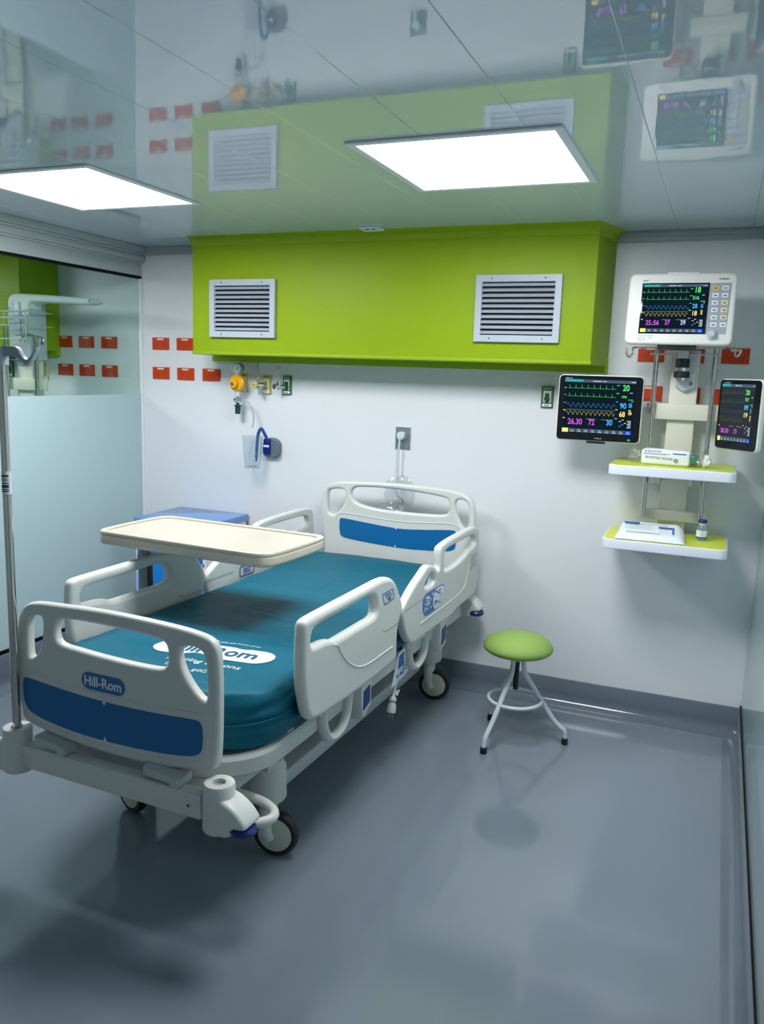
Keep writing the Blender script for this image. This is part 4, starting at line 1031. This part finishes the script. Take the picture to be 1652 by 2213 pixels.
# ------------------------------------------------------------------ things on the shelves
t = thing('gauze_pack', 'white printed pack in clear plastic wrap on the upper shelf', 'medical pack', (-.20, -.225, 1.2465), R(-5))
MB().box((-.100, -.045, 0), (.100, .045, .066), .012, seg=3).build('pack', M['paper'], t)
q = MB(); X = frontM(-.0452)
q.text('NLXUSTOILO SKLIXOB', .0145, X @ Matrix.Translation((-.025, .030, 0)) @ Matrix.Rotation(R(-2), 4, 'Z'), bold=.01, sx=.75); q.build('lettering', M['ink'], t)
q = MB(); q.rect(.03, .050, .085, .0545, X); q.rect(-.09, .048, .02, .0495, X); q.rect(-.09, .0445, .005, .0455, X)
for k in range(6): q.rect(-.085+.012*k, .0562, -.077+.012*k, .060, X)
q.build('blue_print', M['inkblue'], t)
q = MB(); q.plate(rrect(.036, .014, .054, .032, .0088), [rrect(.039, .017, .051, .029, .0058)], .0006, .0001, X, sm=0); q.rect(.042, .020, .048, .026, X); q.build('round_mark', M['ink'], t)
MB().box((.099, -.040, .010), (.128, .035, .050), .008).build('green_lining', M['gmid'], t)
for c, s, sd in (((-.125, -.01, .035), (.035, .03, .030), 1.2), ((.135, -.01, .032), (.030, .03, .030), 5.5), ((.165, -.02, .030), (.016, .02, .026), 9.1)):
    o = crumple('wrap', None, c, s, sd, 'film' if sd != 9.1 else 'paper'); o.parent = t
t = thing('sterile_pouch', 'flat white and blue sterile pouch on the lower shelf', 'medical pouch', (-.235, -.268, .9265), R(2))
pm = MB(); nx, ny = 24, 12; top_, bot_ = {}, {}
for i in range(nx+1):
    for j in range(ny+1):
        u, v = i/nx, j/ny; x = (u-.5)*.285; y = (v-.5)*.175
        e = min(1, min(u, 1-u)*7)*min(1, min(v, 1-v)*6)
        z = .004+.046*v*min(1, min(u, 1-u)*9)**.5+.014*e**.6+.005*noise.noise(Vector((x*14, y*14, 2)))*e+.003*abs(math.sin(u*9))*(1-e)
        top_[i, j] = pm.bm.verts.new((x, y, z)); bot_[i, j] = pm.bm.verts.new((x, y, .002))
for i in range(nx):
    for j in range(ny):
        pm.bm.faces.new((top_[i, j], top_[i+1, j], top_[i+1, j+1], top_[i, j+1])); pm.bm.faces.new((bot_[i, j], bot_[i, j+1], bot_[i+1, j+1], bot_[i+1, j]))
for i in range(nx):
    pm.bm.faces.new((bot_[i, 0], bot_[i+1, 0], top_[i+1, 0], top_[i, 0])); pm.bm.faces.new((bot_[i+1, ny], bot_[i, ny], top_[i, ny], top_[i+1, ny]))
for j in range(ny):
    pm.bm.faces.new((bot_[0, j+1], bot_[0, j], top_[0, j], top_[0, j+1])); pm.bm.faces.new((bot_[nx, j], bot_[nx, j+1], top_[nx, j+1], top_[nx, j]))
pm.build('pouch', M['paper'], t, angle=60)
q = MB(); X = Matrix.Translation((0, 0, .0455)) @ Matrix.Rotation(R(14.5), 4, 'X')
q.plate(rrect(-.115, .035, -.05, .052, .004), (), .0008, .0001, X, sm=0); q.rect(-.05, .036, .07, .0385, X); q.rect(-.10, -.055, .04, -.052, X)
q.rect(.03, .006, .095, .020, X); q.rect(.088, -.045, .095, .006, X); q.build('blue_print', M['blue2'], t)
q = MB()
for k in range(5): q.rect(-.11, .022-.011*k, .0+.01*(k % 2), .0235-.011*k, X); q.rect(.035, -.004-.009*k, .078-.006*(k % 3), -.0025-.009*k, X)
q.build('small_print', M['lgrey'], t)
t = thing('medicine_vial', 'small glass vial with a blue cap standing on the lower shelf', 'vial', (-.030, -.19, .9265))
MB().lathe([(0, 0), (.020, 0), (.0225, .003), (.0225, .056), (.020, .064), (.012, .070), (.011, .078)], seg=32).build('glass_bottle', M['vial'], t)
lb = MB().lathe([(.0228, .010), (.0228, .048)], seg=32).build('label', M['white'], t)
MB().lathe([(.0230, .010), (.0230, .018)], seg=32).build('label_band', M['blue'], lb)
MB().lathe([(.0230, .046), (.0230, .048)], seg=32).build('label_edge', M['inkblue'], lb)
q = MB()
for k in range(3): q.text('n 227', .006, frontM(-.0234, 0, .040-.008*k), ext=.0001)
q.build('label_lettering', M['ink'], lb)
MB().lathe([(.0115, .064), (.0145, .066), (.0145, .076), (.0115, .078)], seg=28).build('collar', M['lgrey'], t)
MB().lathe([(0, .078), (.0155, .078), (.0185, .081), (.0185, .086), (.015, .091), (0, .092)], seg=32).build('cap', M['royal'], t)

# ------------------------------------------------------------------ column in the room behind the left glass
t = thing('equipment_column', 'cream wall column with a swing arm seen through the left glass partition', 'equipment column', (-3.735, -.215, 0), group='cream wall columns')
MB().box((-.062, -.085, .86), (.060, .0, 1.80), .004).build('column', M['cream_col'], t)
for z in (.90, 1.18): MB().box((-.05, 0, z), (.05, .212, z+.12), .004).build('wall_bracket', M['lgrey'], t)
MB().box((-.140, -.112, 1.430), (.172, -.084, 1.497), .004).build('crossbar', M['cream_col'], t)
for x, zt in ((-.092, 1.78), (.132, 1.735)):
    MB().cyl((x, -.128, 1.0), (x, -.128, zt), .012, seg=20).build('rod', M['steel'], t)
up = MB(); up.box((-.062, -.13, 1.60), (.092, .0, 1.93), .006); up.box((-.02, -.142, 1.74), (.035, -.128, 1.92), .003); up.box((.045, -.138, 1.70), (.055, -.128, 1.85), .002); up.box((.075, -.138, 1.70), (.081, -.128, 1.85), .002)
up.build('upper_housing', M['lgrey'], t)
am = MB(); am.plate([(-.062, -.02), (-.062, .03), (-.04, .058), (.02, .063), (.10, .060), (.36, .046), (.535, .034), (.548, .012), (.50, .000), (.36, .008), (.12, .017), (.10, .005), (.10, -.03), (.02, -.04)], (), .10, .012, frontM(-.085, 0, 1.905), sm=1)
am.build('swing_arm', M['keyw'], t)
MB().cyl((.53, -.134, 1.925), (.53, -.137, 1.925), .007, seg=14).build('arm_bolt', M['grey'], t)
bk = MB(); yb = -.20
for z in (1.865, 1.83, 1.79, 1.715): bk.tube([(-.20, yb, z), (.135, yb, z)], .005 if z > 1.82 else .0035, 8, smooth=0)
for k in range(10): bk.tube([(-.19+.034*k, yb, 1.865), (-.19+.034*k, yb, 1.79)], .0022, 6, smooth=0)
for z in (1.865, 1.79): bk.tube([(.135, yb, z), (.135, -.0, z)], .003, 6, smooth=0)
bk.tube([(.135, yb, 1.865), (.135, yb, 1.715)], .0035, 6, smooth=0)
bk.build('wire_basket', M['lgrey'], t)
hk = MB(); hk.tube([(.132, -.128, 1.735), (.10, -.135, 1.742), (.07, -.15, 1.742), (.066, -.16, 1.715), (.05, -.16, 1.708)], .005, 8)
hk.tube([(.132, -.128, 1.735), (.17, -.135, 1.73), (.205, -.15, 1.722), (.207, -.16, 1.695), (.214, -.16, 1.685), (.221, -.16, 1.697), (.219, -.16, 1.715)], .005, 8)
hk.build('hook_rail', M['steel'], t)
MB().cyl((-.045, -.14, 1.605), (-.045, -.14, 1.645), .028, bev=.003).build('clamp_knob', M['black'], t)
MB().plate([(-.05, 1.66), (.06, 1.66), (.05, 1.585), (0, 1.57), (-.05, 1.585)], (), .02, .003, frontM(-.098), sm=1).build('mount_plate', M['lgrey'], t)

# ------------------------------------------------------------------ camera, world, colour
cam = bpy.data.cameras.new('camera'); co = bpy.data.objects.new('camera', cam); C.objects.link(co)
Rw = ((0.9235296, 0.3821217, 0.0328033), (0.0943556, -0.1434731, -0.9851459), (-0.3717393, 0.9129066, -0.1685569))
r, d, f = Vector(Rw[0]), Vector(Rw[1]), Vector(Rw[2])
m4 = Matrix(((r.x, -d.x, -f.x, 0), (r.y, -d.y, -f.y, -3.94), (r.z, -d.z, -f.z, 1.6), (0, 0, 0, 1)))
co.matrix_world = m4
cam.sensor_fit = 'VERTICAL'; cam.sensor_height = 36; cam.lens = 36*1769.53/2213; cam.clip_start = .02
bpy.context.scene.camera = co
w = bpy.data.worlds.new('world'); bpy.context.scene.world = w; w.use_nodes = True
w.node_tree.nodes['Background'].inputs['Color'].default_value = (.72, .88, 1, 1)
w.node_tree.nodes['Background'].inputs['Strength'].default_value = .12
vs_ = bpy.context.scene.view_settings
vs_.view_transform = 'Standard'; vs_.look = 'None'; vs_.gamma = 1; vs_.use_curve_mapping = False; vs_.exposure = 0.45
bpy.context.scene.cycles.max_bounces = 10; bpy.context.scene.cycles.transparent_max_bounces = 16
bpy.context.scene.cycles.use_denoising = True
